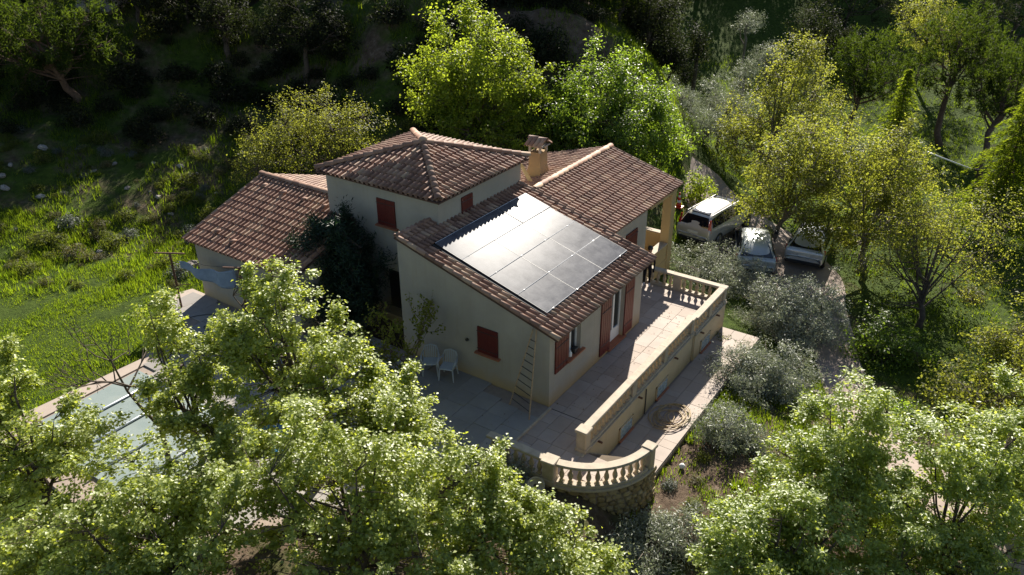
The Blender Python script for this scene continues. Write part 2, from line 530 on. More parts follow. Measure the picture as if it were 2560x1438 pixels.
# ------------------------------------------------------------------ terraces and patio
def slabs(parent, x0, x1, y0, y1, z, sx, sy, mat, rng, inside=None, gap=.0035, th=.05):
    """individual paving slabs, their meshes shared"""
    me = MB().cbox(-.5+gap/sx, .5-gap/sx, -.5+gap/sy, .5-gap/sy, -th, 0, .006).mesh('paving_slab', mat)
    nx = max(1, round((x1-x0)/sx)); ny = max(1, round((y1-y0)/sy))
    ax, ay = (x1-x0)/nx, (y1-y0)/ny
    for j in range(ny):
        # courses of uneven lengths
        cuts = [x0+i*ax+(rng.uniform(-.32, .32)*ax if 0 < i < nx else 0) for i in range(nx+1)]
        for i in range(nx):
            cx, cy = (cuts[i]+cuts[i+1])/2, y0+(j+.5)*ay
            if inside and not inside(cx, cy): continue
            o = link('paving_slab', me, parent, (cx, cy, z+rng.uniform(-.003, .003)))
            o.scale = (cuts[i+1]-cuts[i], ay, 1)

rng = random.Random(3)
YO = -1.90        # outer edge of the upper terrace
terrace = empty('terrace'); tag(terrace, 'pale travertine terrace along the front of the house', None, None, 'structure')
m = MB(); m.box(-1.42, 6.3, YO+.02, .02, -1.3, -.045); m.box(6.3, 9.05, YO+.02, 1.62, -1.3, -.045)
m.build('bed', M['joint'], terrace)
slabs(terrace, -1.42, 6.02, YO, 0, 0, .62, .475, M['slab'], rng)
slabs(terrace, 6.02, 9.02, YO, 1.6, 0, .6, .5, M['slab'], rng)
MB().box(-.025, .0, YO+.2, -.01, -.02, .004).build('drain_channel', M['black'], terrace)
# the rounded outlook at the near end
AC = (-.62, -1.55); AR = 2.14
arc = [(AC[0]+AR*math.cos(a), AC[1]+AR*math.sin(a)) for a in np.linspace(R(180), R(268), 25)]
outline = [(-2.76, .30)]+arc+[(-.62, -3.30), (-1.42, -3.30), (-1.42, YO), (-1.42, 0.3)]
MB().prism(outline, -1.2, -.045).build('outlook_bed', M['joint'], terrace)
def in_out(x, y):
    if y > AC[1]: return x > -2.7
    return (x-AC[0])**2+(y-AC[1])**2 < (AR-.06)**2 and x < -1.36
slabs(terrace, -2.76, -1.42, -3.72, -.08, 0, .45, .455, M['slab'], rng, in_out)

lower = empty('lower_terrace'); tag(lower, 'sunlit lower paved walk below the balustrade', None, None, 'structure')
MB().box(0.0, 9.1, -3.44, YO-.02, -2.2, -1.095).build('bed', M['joint'], lower)
slabs(lower, 0.0, 6.4, -3.42, YO-.1, -1.05, .64, .467, M['slab'], rng)
slabs(lower, 6.4, 9.1, -3.42, YO-.1, -1.05, .63, .467, M['slab'], rng)
steps = empty('steps'); tag(steps, 'flight of travertine steps down to the lower walk', None, None, 'structure')
for k in range(6):
    z = -.175*k - .02 if k == 0 else -.175*k
    MB().cbox(-1.42+.2367*k, -1.42+.2367*(k+1)+.02, -3.28, YO-.02, -1.9, z-.0, .012).build('step', M['slab'], steps)

patio = empty('patio'); tag(patio, 'blue-grey stone patio beside the gable and round the pool', None, None, 'structure')
patio_poly = [(-.02, -.06), (-.02, 8.0), (1.5, 8.0), (1.5, 9.0), (-1.0, 9.4), (-1.2, 15.2), (-1.7, 15.35), (-2.4, 15.2), (-3.0, 14.75), (-3.25, 14.2), (-3.3, 13.3),
              (-5.2, 12.45), (-9.9, 12.75), (-10.4, 4.2), (-8.0, 3.2), (-6.6, 1.0), (-4.0, .6), (-2.9, -.06)]
MB().prism(patio_poly[::-1], -.35, .035).build('bed', M['joint'], patio)
def in_poly(x, y, P=patio_poly):
    c = False; n = len(P)
    for i in range(n):
        x1, y1 = P[i]; x2, y2 = P[(i+1) % n]
        if (y1 > y) != (y2 > y) and x < (x2-x1)*(y-y1)/(y2-y1)+x1: c = not c
    return c
POOL = (-9.3, -5.75, 5.6, 11.75)   # x0 x1 y0 y1
def in_patio(x, y):
    if POOL[0]-.2 < x < POOL[1]+.25 and POOL[2]-.3 < y < POOL[3]+.2: return False
    return all(in_poly(x+a, y+b) for a in (-.33, .33) for b in (-.33, .33))
slabs(patio, -10.5, 0.0, -.06, 15.6, .08, .72, .72, M['slab_p'], rng, in_patio)
# rim of the patio towards the terrace, a pale kerb
MB().cbox(-2.86, -.02, -.12, -.06, -.2, .082, .006).build('kerb', M['cast'], patio)
# pale rounded end slab in the sun
tail = [(-1.22, 13.6), (-1.22, 15.15), (-1.7, 15.3), (-2.4, 15.15), (-2.95, 14.7), (-3.2, 14.2), (-3.25, 13.6)]
MB().prism(tail[::-1], -.1, .076).build('rounded_slab', M['slab'], patio)
MB().prism([(-5.2, 12.38), (-9.85, 12.68), (-9.85, 11.97), (-5.2, 11.97)], -.1, .078).build('coping', M['slab'], patio)

# pool with a slatted winter cover
pool = empty('swimming_pool', (0, 0, 0)); tag(pool, 'swimming pool closed with a pale green cover on cross bars', 'pool')
m_cover, nt_, out_ = nmat('pool_cover'); t_ = NT(nt_); f_ = t_.noise(1.2, 6, .65, t_.pos())
t_.principled(t_.ramp(f_, [(.3, (.17, .215, .205)), (.55, (.215, .255, .24)), (.75, (.25, .245, .205))]), .5, None, 0, .4, out_)
MB().box(POOL[0]-.05, POOL[1]+.05, POOL[2]-.05, POOL[3]+.05, -.3, .10).build('cover', m_cover, pool)
M['poolbar'] = simple('bar_aluminium', (.55, .58, .62), .4, metal=.4)
y = POOL[2]+.3
bar_me = MB().tube([(POOL[0]-.2, 0, .14), (POOL[1]+.2, 0, .14)], .035, 8).mesh('cover_bar', M['poolbar'], True)
for k in range(5):
    link('cover_bar', bar_me, pool, (0, y+k*1.22, 0))
M['blue'] = simple('blue_tarpaulin', (.015, .13, .26), .4, var=.3, scale=2)
tarp = MB(); nx_, ny_ = 10, 8
tv = []; tf = []
for i in range(nx_):
    for j in range(ny_):
        xx, yy = -6.1+i/(nx_-1)*1.2, 4.5+j/(ny_-1)*1.8
        tv.append((xx, yy+.25*i/(nx_-1), .25+.10*math.sin(i*1.3)*math.cos(j*1.1)+.06*math.sin(j*2.3)))
for i in range(nx_-1):
    for j in range(ny_-1):
        a = i*ny_+j; tf.append((a, a+ny_, a+ny_+1, a+1))
tarp.add(tv, tf)
bt = tarp.build('blue_tarpaulin', M['blue'], None, True); sm = bt.modifiers.new('thick', 'SOLIDIFY'); sm.thickness = .02
tag(bt, 'crumpled blue tarpaulin on the patio behind the leafy trees', 'tarpaulin')

# ------------------------------------------------------------------ retaining wall under the terrace, small glass-block windows
rw = empty('retaining_wall', (0, 0, 0)); tag(rw, 'ochre rendered retaining wall carrying the long balustrade', 'wall')
MB().box(-.95, 6.32, YO-.02, YO+.25, -2.3, -.05).build('wall', M['stucco_w'], rw)
MB().box(6.32, 9.14, YO-.10, YO+.25, -2.6, -.06).build('wall', M['stucco_w'], rw)
MB().box(9.06, 9.15, YO+.25, 1.6, -2.6, -.05).build('wall', M['stucco_w'], rw)
MB().prism([(-1.42, YO-.02), (-.95, YO-.02), (-.95, YO+.25), (-1.42, YO+.25)], -1.3, -.05).build('wall', M['stucco_w'], rw)
MB().sweep([(-1.42, YO, 0), (6.32, YO, 0)], [(-.18, -.045), (.05, -.045), (.06, -.02), (.05, .004), (-.18, .004)]).build('coping', M['cast'], rw)
MB().sweep([(6.33, YO-.08, 0), (9.17, YO-.08, 0)], [(-.18, -.055), (.05, -.055), (.06, -.03), (.05, -.002), (-.18, -.002)]).build('coping', M['cast'], rw)
M['gblock'] = simple('glass_block', (.30, .36, .38), .15, var=.3, scale=12, spec=.7)
blk = MB().cbox(-.085, .085, -.02, .02, -.085, .085, .012).mesh('glass_block', M['gblock'])
for x0 in (.95, 3.5, 6.95):
    yo = YO-.02 if x0 < 6 else YO-.10
    wv = empty('basement_window', (x0, yo, -.80)); wv.parent = rw
    MB().box(0, .78, -.006, .0, -.20, .20).build('recess', M['dark'], wv)
    for i in range(4):
        for j in range(2):
            link('glass_block', blk, wv, (.115+i*.185, -.02, -.095+j*.185))
    MB().cbox(-.06, .84, -.09, .0, -.245, -.20, .008).build('sill', M['sill'], wv)
    MB().box(-.06, .0, -.035, -.0, -.2, .25).box(.78, .84, -.035, -.0, -.2, .25).box(-.06, .84, -.036, -.0, .2, .25).build('frame', M['stucco_w'], wv)
spout = MB().tube([(0, .04, 0), (0, -.14, -.01)], .035, 8).mesh('drain_spout', M['rust'], True)
for x0 in (-.45, 2.1, 4.75, 6.75, 8.2):
    link('drain_spout', spout, rw, (x0, YO-.02 if x0 < 6.3 else YO-.1, -.10))
MB().tube([(2.6, YO-.05, -.1), (2.62, YO-.05, -.6), (2.6, YO-.05, -1.05)], .02, 6).build('drain_pipe', M['dark'], rw)

# ------------------------------------------------------------------ balustrades
bal_prof = [(.058, 0), (.058, .05), (.040, .065), (.034, .09), (.052, .13), (.066, .19), (.060, .25), (.040, .31), (.030, .37), (.034, .405), (.050, .42), (.050, .44)]
bm_ = MB().lathe(bal_prof, 10)
bm_.box(-.062, .062, -.062, .062, -.002, .035); bm_.box(-.058, .058, -.058, .058, .435, .465)
BAL = bm_.mesh('baluster', M['cast2'])
BAL.polygons.foreach_set('use_smooth', [len(p.vertices) == 4 and i < 110 for i, p in enumerate(BAL.polygons)])
RAIL = [(-.13, .0), (-.13, .055), (-.115, .075), (.115, .075), (.13, .055), (.13, .0), (.09, -.02), (-.09, -.02)]
PLIN = [(-.11, 0), (-.11, .07), (-.09, .085), (.09, .085), (.11, .07), (.11, 0)]
def pillar(parent, x, y, z, h, rz=0, w=.15):
    p = empty('pillar', (x, y, z), rz); p.parent = parent
    MB().cbox(-w, w, -w, w, 0, h, .02).build('shaft', M['cast'], p)
    MB().cbox(-w-.025, w+.025, -w-.025, w+.025, 0, .10, .015).build('base', M['cast'], p)
    MB().cbox(-w-.04, w+.04, -w-.04, w+.04, h, h+.075, .02).build('cap', M['cast'], p)
    return p
def run(parent, path, z, n_between, zrail=.63, skip=None):
    """plinth, rail and balusters along a level path"""
    P = [np.array(p, float) for p in path]
    MB().sweep([(p[0], p[1], z) for p in P], PLIN).build('plinth', M['cast'], parent)
    MB().sweep([(p[0], p[1], z+zrail-.02) for p in P], RAIL).build('rail', M['cast'], parent, False)
    seg = [np.linalg.norm(P[i+1]-P[i]) for i in range(len(P)-1)]
    tot = sum(seg); n = max(1, int(tot/n_between)); cum = np.concatenate([[0], np.cumsum(seg)])
    for k in range(n):
        d = (k+.5)*tot/n
        if skip and any(abs(d-s_) < .17 for s_ in skip): continue
        i = min(np.searchsorted(cum, d)-1, len(seg)-1); f = (d-cum[i])/seg[i]
        q = P[i]+(P[i+1]-P[i])*f; t = P[i+1]-P[i]
        b = link('baluster', BAL, parent, (q[0], q[1], z+.08)); b.rotation_euler = (0, 0, math.atan2(t[1], t[0]))
        b.scale = (1.1, 1.1, (zrail-.115)/.465)
YB = YO+.10
lb = empty('balustrade', (-1.2, YB, 0)); tag(lb, 'long straight sandstone-coloured balustrade edging the upper terrace', 'balustrade')
lb.location = (0, 0, 0)
pillar(lb, -1.10, YB, 0, .63)
for x0, x1 in ((-.95, 1.75), (2.0, 4.0), (4.25, 6.1)):
    run(lb, [(x0, YB), (x1, YB)], 0, .225)
for x0 in (1.875, 4.125):
    MB().cbox(x0-.125, x0+.125, YB-.09, YB+.09, 0, .612, .01).build('panel', M['cast'], lb)
    MB().sweep([(x0-.13, YB, .613), (x0+.13, YB, .613)], RAIL).build('rail', M['cast'], lb)
pillar(lb, 6.22, YB, 0, .60, 0, .12)
YB2 = YO+.02
run(lb, [(6.36, YB2), (7.55, YB2)], -.005, .225, .60)
MB().cbox(7.55, 7.8, YB2-.09, YB2+.09, 0, .58, .01).build('panel', M['cast'], lb)
run(lb, [(7.8, YB2), (8.92, YB2)], -.005, .225, .60)
MB().sweep([(7.55, YB2, .577), (7.8, YB2, .577)], RAIL).build('rail', M['cast'], lb)
pillar(lb, 9.02, YB2, -.005, .585, 0, .11)
run(lb, [(9.02, YB2+.12), (9.02, -.25)], 0, .225, .605)
MB().cbox(8.92, 9.12, -.25, .05, 0, .585, .01).build('panel', M['cast'], lb)
MB().sweep([(9.02, -.25, .583), (9.02, .05, .583)], RAIL).build('rail', M['cast'], lb)
run(lb, [(9.02, .05), (9.02, 1.58)], 0, .225, .605)

cb = empty('balustrade', (0, 0, 0)); tag(cb, 'short curved balustrade on the rounded rubble-stone wall', 'balustrade')
AR2 = 2.05
carc = [(AC[0]+AR2*math.cos(a), AC[1]+AR2*math.sin(a)) for a in np.linspace(R(190), R(262), 22)]
run(cb, carc, 0, .215)
pillar(cb, AC[0]+AR2*math.cos(R(184)), AC[1]+AR2*math.sin(R(184)), 0, .63, R(4), .16)
pillar(cb, AC[0]+AR2*math.cos(R(266))+.02, AC[1]+AR2*math.sin(R(266)), -.75, 1.39, R(-4), .13)
run(cb, [(-2.67, -1.50), (-2.67, .26)], 0, .225)

# rubble wall below: every stone its own piece
sw = empty('rubble_wall', (0, 0, 0)); tag(sw, 'rounded rubble-stone wall under the curved balustrade', 'wall')
RW = 2.19
wall_arc = [(AC[0]+(RW-.06)*math.cos(a), AC[1]+(RW-.06)*math.sin(a)) for a in np.linspace(R(178), R(272), 30)]
MB().prism([(-2.2, .3), (-2.75, .3)]+wall_arc+[(-.55, -3.25)], -2.9, -.05).build('core', M['mortar'], sw)
MB().sweep([(AC[0]+(RW-.08)*math.cos(a), AC[1]+(RW-.08)*math.sin(a), -.02) for a in np.linspace(R(178), R(271), 30)], [(-.14, -.05), (.11, -.05), (.12, -.02), (.11, .018), (-.14, .018)]).build('coping', M['cast'], sw)
def stone_mesh(cx_, cz_, w_, h_, rngs, place, mat, depth=.07):
    n = rngs.randint(6, 8); vs_ = []; fs_ = []
    rings = [(1.0, -.05), (.98, .45*depth), (.78, depth), (.0, depth*1.15)]
    base = []
    for k in range(n):
        a = 2*math.pi*(k+rngs.uniform(-.25, .25))/n
        ex = abs(math.cos(a))**.7*math.copysign(1, math.cos(a)); ez = abs(math.sin(a))**.7*math.copysign(1, math.sin(a))
        base.append((ex*w_*rngs.uniform(.92, 1.06), ez*h_*rngs.uniform(.92, 1.06)))
    for s_, d_ in rings[:3]:
        for bx, bz in base:
            vs_.append(place(cx_+bx*s_, cz_+bz*s_, d_+rngs.uniform(-.008, .008)))
    vs_.append(place(cx_, cz_, rings[3][1]))
    for r_ in range(2):
        for k in range(n):
            q = (k+1) % n
            fs_.append((r_*n+k, r_*n+q, r_*n+n+q, r_*n+n+k))
    for k in range(n):
        fs_.append((2*n+k, 2*n+(k+1) % n, 3*n))
    return MB().add(vs_, fs_).mesh('stone', mat)
rs = random.Random(11)
def place_arc(s_, z_, d_):
    a = R(180)+s_/RW
    return (AC[0]+(RW-.05+d_)*math.cos(a), AC[1]+(RW-.05+d_)*math.sin(a), z_)
z_ = -.07; row = 0
arc_len = RW*R(91)
while z_ > -1.9:
    h_ = rs.uniform(.14, .23); s_ = -rs.uniform(0, .2)
    while s_ < arc_len:
        w_ = rs.uniform(.16, .36)
        link('stone', stone_mesh(s_+w_/2, z_-h_/2+rs.uniform(-.02, .02), w_/2*.99, h_/2*1.0, rs, place_arc, M['stone']), sw)
        s_ += w_+.008
    z_ -= h_+.006; row += 1
# ------------------------------------------------------------------ the house
house = empty('house', (0, 0, 0)); tag(house, 'cream rendered house with terracotta roofs and a squat hipped tower', 'house')

def face_openings(mb, a0, a1, z0, z1, ops, P, depth):
    """front face with rectangular openings and their reveals; P(a, z, d) maps to the world, d into the wall"""
    As = sorted(set([a0, a1]+[q for o in ops for q in o[:2]])); Zs = sorted(set([z0, z1]+[q for o in ops for q in o[2:4]]))
    for i in range(len(As)-1):
        for j in range(len(Zs)-1):
            ca, cz = (As[i]+As[i+1])/2, (Zs[j]+Zs[j+1])/2
            if any(o[0] < ca < o[1] and o[2] < cz < o[3] for o in ops): continue
            mb.add([P(As[i], Zs[j], 0), P(As[i+1], Zs[j], 0), P(As[i+1], Zs[j+1], 0), P(As[i], Zs[j+1], 0)], [(0, 1, 2, 3)])
    for b0, b1, c0, c1 in ops:
        q = [(b0, c0), (b1, c0), (b1, c1), (b0, c1)]
        for k in range(4):
            e, f = q[k], q[(k+1) % 4]
            mb.add([P(e[0], e[1], 0), P(f[0], f[1], 0), P(f[0], f[1], depth), P(e[0], e[1], depth)], [(0, 3, 2, 1)])

s1_ = .288
rz1 = lambda y: 2.555+s1_*y
DROP = .10     # wall tops sit this far under the tile plane
# annex (lean-to) walls
mb = MB()
face_openings(mb, 0, 6.02, -.4, rz1(0)-DROP, [(1.02, 1.80, 1.10, 2.06), (3.74, 4.72, .10, 2.10)], lambda a, z, d: (a, d, z), .24)
yb_ = 5.60
for x in (0.0, 6.02):
    mb.add([(x, 0, -.4), (x, yb_, -.4), (x, yb_, rz1(yb_)-DROP), (x, 0, rz1(0)-DROP)], [(0, 1, 2, 3)])
mb.add([(0, yb_, -.4), (6.02, yb_, -.4), (6.02, yb_, rz1(yb_)-DROP), (0, yb_, rz1(yb_)-DROP)], [(0, 1, 2, 3)])
mb.add([(0, 0, rz1(0)-DROP), (6.02, 0, rz1(0)-DROP), (6.02, yb_, rz1(yb_)-DROP), (0, yb_, rz1(yb_)-DROP)], [(0, 1, 2, 3)])
annex = mb.build('wall', M['stucco'], house); annex['label'] = 'low annex wall with the gable and the terrace front'
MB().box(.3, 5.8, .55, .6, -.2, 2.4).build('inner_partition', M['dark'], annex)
# tower
mb = MB()
face_openings(mb, 5.18, 10.15, -.4, 4.93, [(7.02, 8.0, .05, 1.88)], lambda a, z, d: (1.56+d, a, z), .5)
mb.add([(1.56, 5.18, -.4), (6.28, 5.18, -.4), (6.28, 5.18, 4.93), (1.56, 5.18, 4.93)], [(0, 1, 2, 3)])
mb.add([(6.28, 5.18, -.4), (6.28, 10.15, -.4), (6.28, 10.15, 4.93), (6.28, 5.18, 4.93)], [(0, 1, 2, 3)])
mb.add([(1.56, 10.15, -.4), (6.28, 10.15, -.4), (6.28, 10.15, 4.93), (1.56, 10.15, 4.93)], [(0, 3, 2, 1)])
tower = mb.build('wall', M['stucco'], house); tower['label'] = 'pale shaded tower wall under the hipped roof'
MB().box(2.05, 2.08, 6.9, 8.1, 0, 1.95).build('porch_door', M['dark'], tower)
# garage
mb = MB()
zr = lambda x: 2.37+.331*(x+1.47) if x < 2.35 else 2.37+.331*(6.17-x)
prof = [(-1.25, -.5), (-1.25, zr(-1.25)-DROP), (2.35, zr(2.35)-DROP), (5.9, zr(5.9)-DROP), (5.9, -.5)]
for y in (9.1, 14.35):
    mb.add([(p[0], y, p[1]) for p in prof], [tuple(range(5)) if y > 10 else tuple(range(4, -1, -1))])
for k in range(5):
    a, b = prof[k], prof[(k+1) % 5]
    mb.add([(a[0], 9.1, a[1]), (b[0], 9.1, b[1]), (b[0], 14.35, b[1]), (a[0], 14.35, a[1])], [(0, 1, 2, 3)])
mb.build('wall', M['stucco'], house)['label'] = 'low side-wing wall behind the leafy tree'
# right wing
s2_ = .28
zw = lambda y: 2.985+s2_*(y-1.32) if y < 4.567 else 2.985+s2_*(7.81-y)
mb = MB()
face_openings(mb, 6.02, 9.6, -2.6, zw(1.6)-DROP, [], lambda a, z, d: (a, 1.6+d, z), .2)
prof = [(1.6, -2.6), (7.5, -2.6), (7.5, zw(7.5)-DROP), (4.567, zw(4.567)-DROP), (1.6, zw(1.6)-DROP)]
for x in (6.02, 9.6):
    mb.add([(x, p[0], p[1]) for p in prof], [tuple(range(5)) if x > 7 else tuple(range(4, -1, -1))])
mb.add([(6.02, 7.5, -2.6), (9.6, 7.5, -2.6), (9.6, 7.5, zw(7.5)-DROP), (6.02, 7.5, zw(7.5)-DROP)], [(0, 3, 2, 1)])
mb.build('wall', M['stucco'], house)['label'] = 'right wing wall above the terrace'
mb = MB(); mb.box(9.61, 11.95, 1.5, 7.45, -2.6, -.12)
mb.build('porch_floor', M['stucco_y'], house)
mb = MB(); mb.box(9.61, 11.45, 1.46, 1.74, -.12, .56); mb.box(9.45, 11.5, 1.44, 1.5, -2.6, -.12)
mb.build('porch_parapet', M['stucco_y'], house)
MB().cbox(9.61, 11.45, 1.43, 1.77, .56, .60, .01).build('parapet_coping', M['cast'], house)
MB().box(11.70, 11.93, 1.82, 7.4, -.12, .82).build('porch_parapet', M['stucco_y'], house)
MB().cbox(11.68, 11.96, 1.83, 7.42, .82, .86, .01).build('parapet_coping', M['cast'], house)
MB().cbox(11.46, 11.86, 1.42, 1.80, -2.6, 2.86, .012).build('porch_column', M['stucco_y'], house)
MB().cbox(11.46, 11.86, 7.0, 7.4, -2.6, 2.86, .012).build('porch_column', M['stucco_y'], house)
MB().box(9.6, 11.98, 1.44, 1.78, 2.70, 2.93).build('porch_beam', M['stucco_y'], house)
MB().prism([(11.7, 1.7), (11.92, 1.7), (11.92, 7.4), (11.7, 7.4)], 2.72, 2.92).build('porch_beam', M['stucco_y'], house)

# --- roofs
TW, TL, EXP = .205, .42, .345
def tile_verts():
    xs = []; n = 6
    for k in range(n+1):
        a = math.pi*k/n
        xs.append((.058-.058*math.cos(a), .074*math.sin(a)+.004))
    xs += [(.135, -.016), (.178, -.014), (.208, .008)]
    return xs
TP = tile_verts(); NP = len(TP)
def tile_geo():
    V = []; F = []
    for x, z in TP: V.append((x, 0, z+.044))
    for x, z in TP: V.append((x*.97+.003, TL, z*.92+.004))
    for x, z in TP: V.append((x, 0.004, max(z+.044-.02, -.006+.01)))
    for k in range(NP-1):
        F.append((k, k+1, NP+k+1, NP+k))
        F.append((2*NP+k, 2*NP+k+1, k+1, k))
    return np.array(V), F
TV, TF = tile_geo()
tile_me = MB().add(TV, TF).mesh('roof_tile', M['tile'], False)
tile_me.polygons.foreach_set('use_smooth', [k % 2 == 0 for k in range(len(TF))])
cand = []; rest_V = []; rest_F = []
def rest_add(V, F):
    o = sum(len(v) for v in rest_V); rest_V.append(np.array(V)); rest_F.extend([tuple(i+o for i in f) for f in F])
def clip_poly_tile(V, F, poly):
    """clip tile faces (roof-plane coordinates) against a convex polygon"""
    out = []
    for f in F:
        pts = [tuple(V[i]) for i in f]
        for k in range(len(poly)):
            ax, ay = poly[k]; bx, by = poly[(k+1) % len(poly)]
            side = lambda p: (bx-ax)*(p[1]-ay)-(by-ay)*(p[0]-ax)
            new = []
            for i in range(len(pts)):
                p, q = pts[i], pts[(i+1) % len(pts)]
                sp, sq = side(p), side(q)
                if sp >= 0: new.append(p)
                if (sp >= 0) != (sq >= 0):
                    t = sp/(sp-sq); new.append(tuple(p[c]+(q[c]-p[c])*t for c in range(3)))
            pts = new
            if len(pts) < 3: break
        if len(pts) >= 3: out.append(pts)
    return out
def roof(label, O, ex, es, poly, skip=None, seed=0):
    O = np.array(O, float); ex = np.array(ex, float); es = np.array(es, float); es /= np.linalg.norm(es)
    nn = np.cross(ex, es)
    B = np.stack([ex, es, nn], 1)
    w_ = lambda p: O+B@np.array(p, float)
    part = MB()
    n = len(poly)
    part.add([w_((p[0], p[1], -.02)) for p in poly]+[w_((p[0], p[1], -.075)) for p in poly],
             [tuple(range(n)), tuple(range(2*n-1, n-1, -1))]+[(i, n+i, n+(i+1) % n, (i+1) % n) for i in range(n)])
    part = part.build('roof_slope', M['deck'], house); part['label'] = label
    xs = [p[0] for p in poly]; ss = [p[1] for p in poly]
    rg = random.Random(seed)
    i0, i1 = int(math.floor(min(xs)/TW)), int(math.ceil(max(xs)/TW))
    j1 = int(math.ceil(max(ss)/EXP))
    def ins(x, y):
        return all((poly[(k+1) % n][0]-poly[k][0])*(y-poly[k][1])-(poly[(k+1) % n][1]-poly[k][1])*(x-poly[k][0]) >= -1e-6 for k in range(n))
    ev = (max(xs)-min(xs))/max(1, round((max(xs)-min(xs))/TW))
    for i in range(0, int(round((max(xs)-min(xs))/ev))):
        for j in range(j1):
            x, s = min(xs)+i*ev, j*EXP-.05
            cs = [(x+.01, s+.08), (x+ev-.01, s+.08), (x+ev-.01, s+EXP+.02), (x+.01, s+EXP+.02)]
            k = sum(ins(*c) for c in cs)
            if k == 0: continue
            jx, js, jr = rg.gauss(0, .002), rg.gauss(0, .005), rg.gauss(0, .007)
            Lm = Matrix(((B[0][0], B[0][1], B[0][2], 0), (B[1][0], B[1][1], B[1][2], 0), (B[2][0], B[2][1], B[2][2], 0), (0, 0, 0, 1)))
            p = w_((x+jx, s+js, 0))
            Lm.translation = Vector(p)
            Lm = Lm @ Matrix.Rotation(jr, 4, 'Z')
            if k == 4 and s+TL <= max(ss)+.25:
                c3 = w_((x+.1, s+.2, .05))
                hid = skip(c3) if skip else False
                if hid and under_pv(c3) and part.get('label', '').startswith('low mono'): continue
                cand.append((np.linalg.norm(c3-CAM)+(100 if hid else 0)+(100 if np.dot(CAM-c3, nn) < .5 else 0), Lm, part))
            else:
                V = TV+np.array([x+jx, s+js, 0])
                for pts in clip_poly_tile(V, TF, poly):
                    rest_add([w_(q) for q in pts], [tuple(range(len(pts)))])
    return part, w_
caps_me = {}
def cap_mesh(r0=.125, r1=.105, L=.42, key='cap', squash=.75):
    if key in caps_me: return caps_me[key]
    V = []; F = []; n = 7
    for (r, y, dz) in ((r0, 0, .012), (r1, L, 0), (r0-.016, .004, .012)):
        for k in range(n+1):
            a = math.pi*(k/n*1.16-.08)
            V.append((-r*math.cos(a), y, r*math.sin(a)*squash+dz))
    m_ = n+1
    for k in range(n):
        F.append((k, k+1, m_+k+1, m_+k)); F.append((2*m_+k, 2*m_+k+1, k+1, k))
    me = MB().add(V, F).mesh('ridge_tile', M['tile'])
    me.polygons.foreach_set('use_smooth', [k % 2 == 0 for k in range(len(F))])
    caps_me[key] = me
    return me
def cap_line(parent, a, b, lift=.03, step=.36, key='cap', name='ridge_tile', roll=0, **kw):
    a = Vector(a); b = Vector(b); d = (b-a); L = d.length; d.normalize()
    n = max(1, round(L/step)); st = L/n
    side = d.cross(Vector((0, 0, 1))).normalized(); upv = side.cross(d).normalized()
    me = cap_mesh(key=key, **kw)
    rg = random.Random(int(abs(a.x*100)+abs(b.y*77)))
    for k in range(n):
        M_ = Matrix((side, d, upv)).transposed().to_4x4()
        M_.translation = a+d*(k*st)+upv*(lift+rg.uniform(-.004, .004))
        o = link(name, me, parent); o.matrix_world = M_ @ Matrix.Rotation(rg.gauss(0, .012)+roll, 4, 'Y')

under_pv = lambda c: .6 < c[0] < 5.6 and .55 < c[1] < 4.55 and c[2] < 4.2
S1 = (yb_+.04+.31)*math.sqrt(1+s1_**2)
r1, w1 = roof('low mono-pitch roof carrying the solar panels', (-.07, -.31, rz1(-.31)), (1, 0, 0), (0, 1, s1_), [(0, 0), (6.27, 0), (6.27, S1), (0, S1)], lambda c: under_pv(c) or (c[0] > 1.7 and c[1] > 5.1), 1)
Sw = (4.567-1.32)*math.sqrt(1+s2_**2)
r2, w2 = roof('front slope of the right wing roof', (6.30, 1.32, 2.985), (1, 0, 0), (0, 1, s2_), [(0, 0), (5.77, 0), (5.77, Sw), (0, Sw)], None, 2)
r3, w3 = roof('back slope of the right wing roof', (12.07, 7.81, 2.985), (-1, 0, 0), (0, -1, s2_), [(0, 0), (5.77, 0), (5.77, Sw), (0, Sw)], None, 3)
Sg = 3.82*math.sqrt(1+.331**2)
r4, w4 = roof('near slope of the left wing roof', (-1.47, 14.6, 2.37), (0, -1, 0), (1, 0, .331), [(0, 0), (5.7, 0), (5.7, Sg), (0, Sg)], lambda c: c[1] < 10 and c[0] > 0.3, 4)
r5, w5 = roof('far slope of the left wing roof', (6.17, 8.9, 2.37), (0, 1, 0), (-1, 0, .331), [(0, 0), (5.7, 0), (5.7, Sg), (0, Sg)], None, 5)
tx0, tx1, ty0, ty1, tz, ta = 1.33, 6.51, 4.95, 10.38, 4.97, 5.72
tcx, tcy = (tx0+tx1)/2, (ty0+ty1)/2
for k, (O, ex, es, W_) in enumerate((((tx0, ty1, tz), (0, -1, 0), (tcx-tx0, 0, ta-tz), ty1-ty0), ((tx0, ty0, tz), (1, 0, 0), (0, tcy-ty0, ta-tz), tx1-tx0),
                                     ((tx1, ty0, tz), (0, 1, 0), (tcx-tx1, 0, ta-tz), ty1-ty0), ((tx1, ty1, tz), (-1, 0, 0), (0, tcy-ty1, ta-tz), tx1-tx0))):
    S_ = math.sqrt(sum(q*q for q in es))
    rt_, _ = roof(('left', 'front', 'right', 'back')[k]+' face of the tower roof', O, ex, es, [(0, 0), (W_, 0), (W_/2, S_)], None, 10+k)
    if k == 1: r_t = rt_
ap = (tcx, tcy, ta)
for c in ((tx0, ty0), (tx0, ty1), (tx1, ty0), (tx1, ty1)):
    cap_line(r_t, (c[0], c[1], tz+.02), ap, .085, name='hip_tile')
MB().lathe([(.15, -.02), (.15, .05), (.11, .11), (.04, .14), (0.005, .145)], 12, (tcx, tcy, ta+.13)).build('apex_tile', M['tile'], r_t, True)
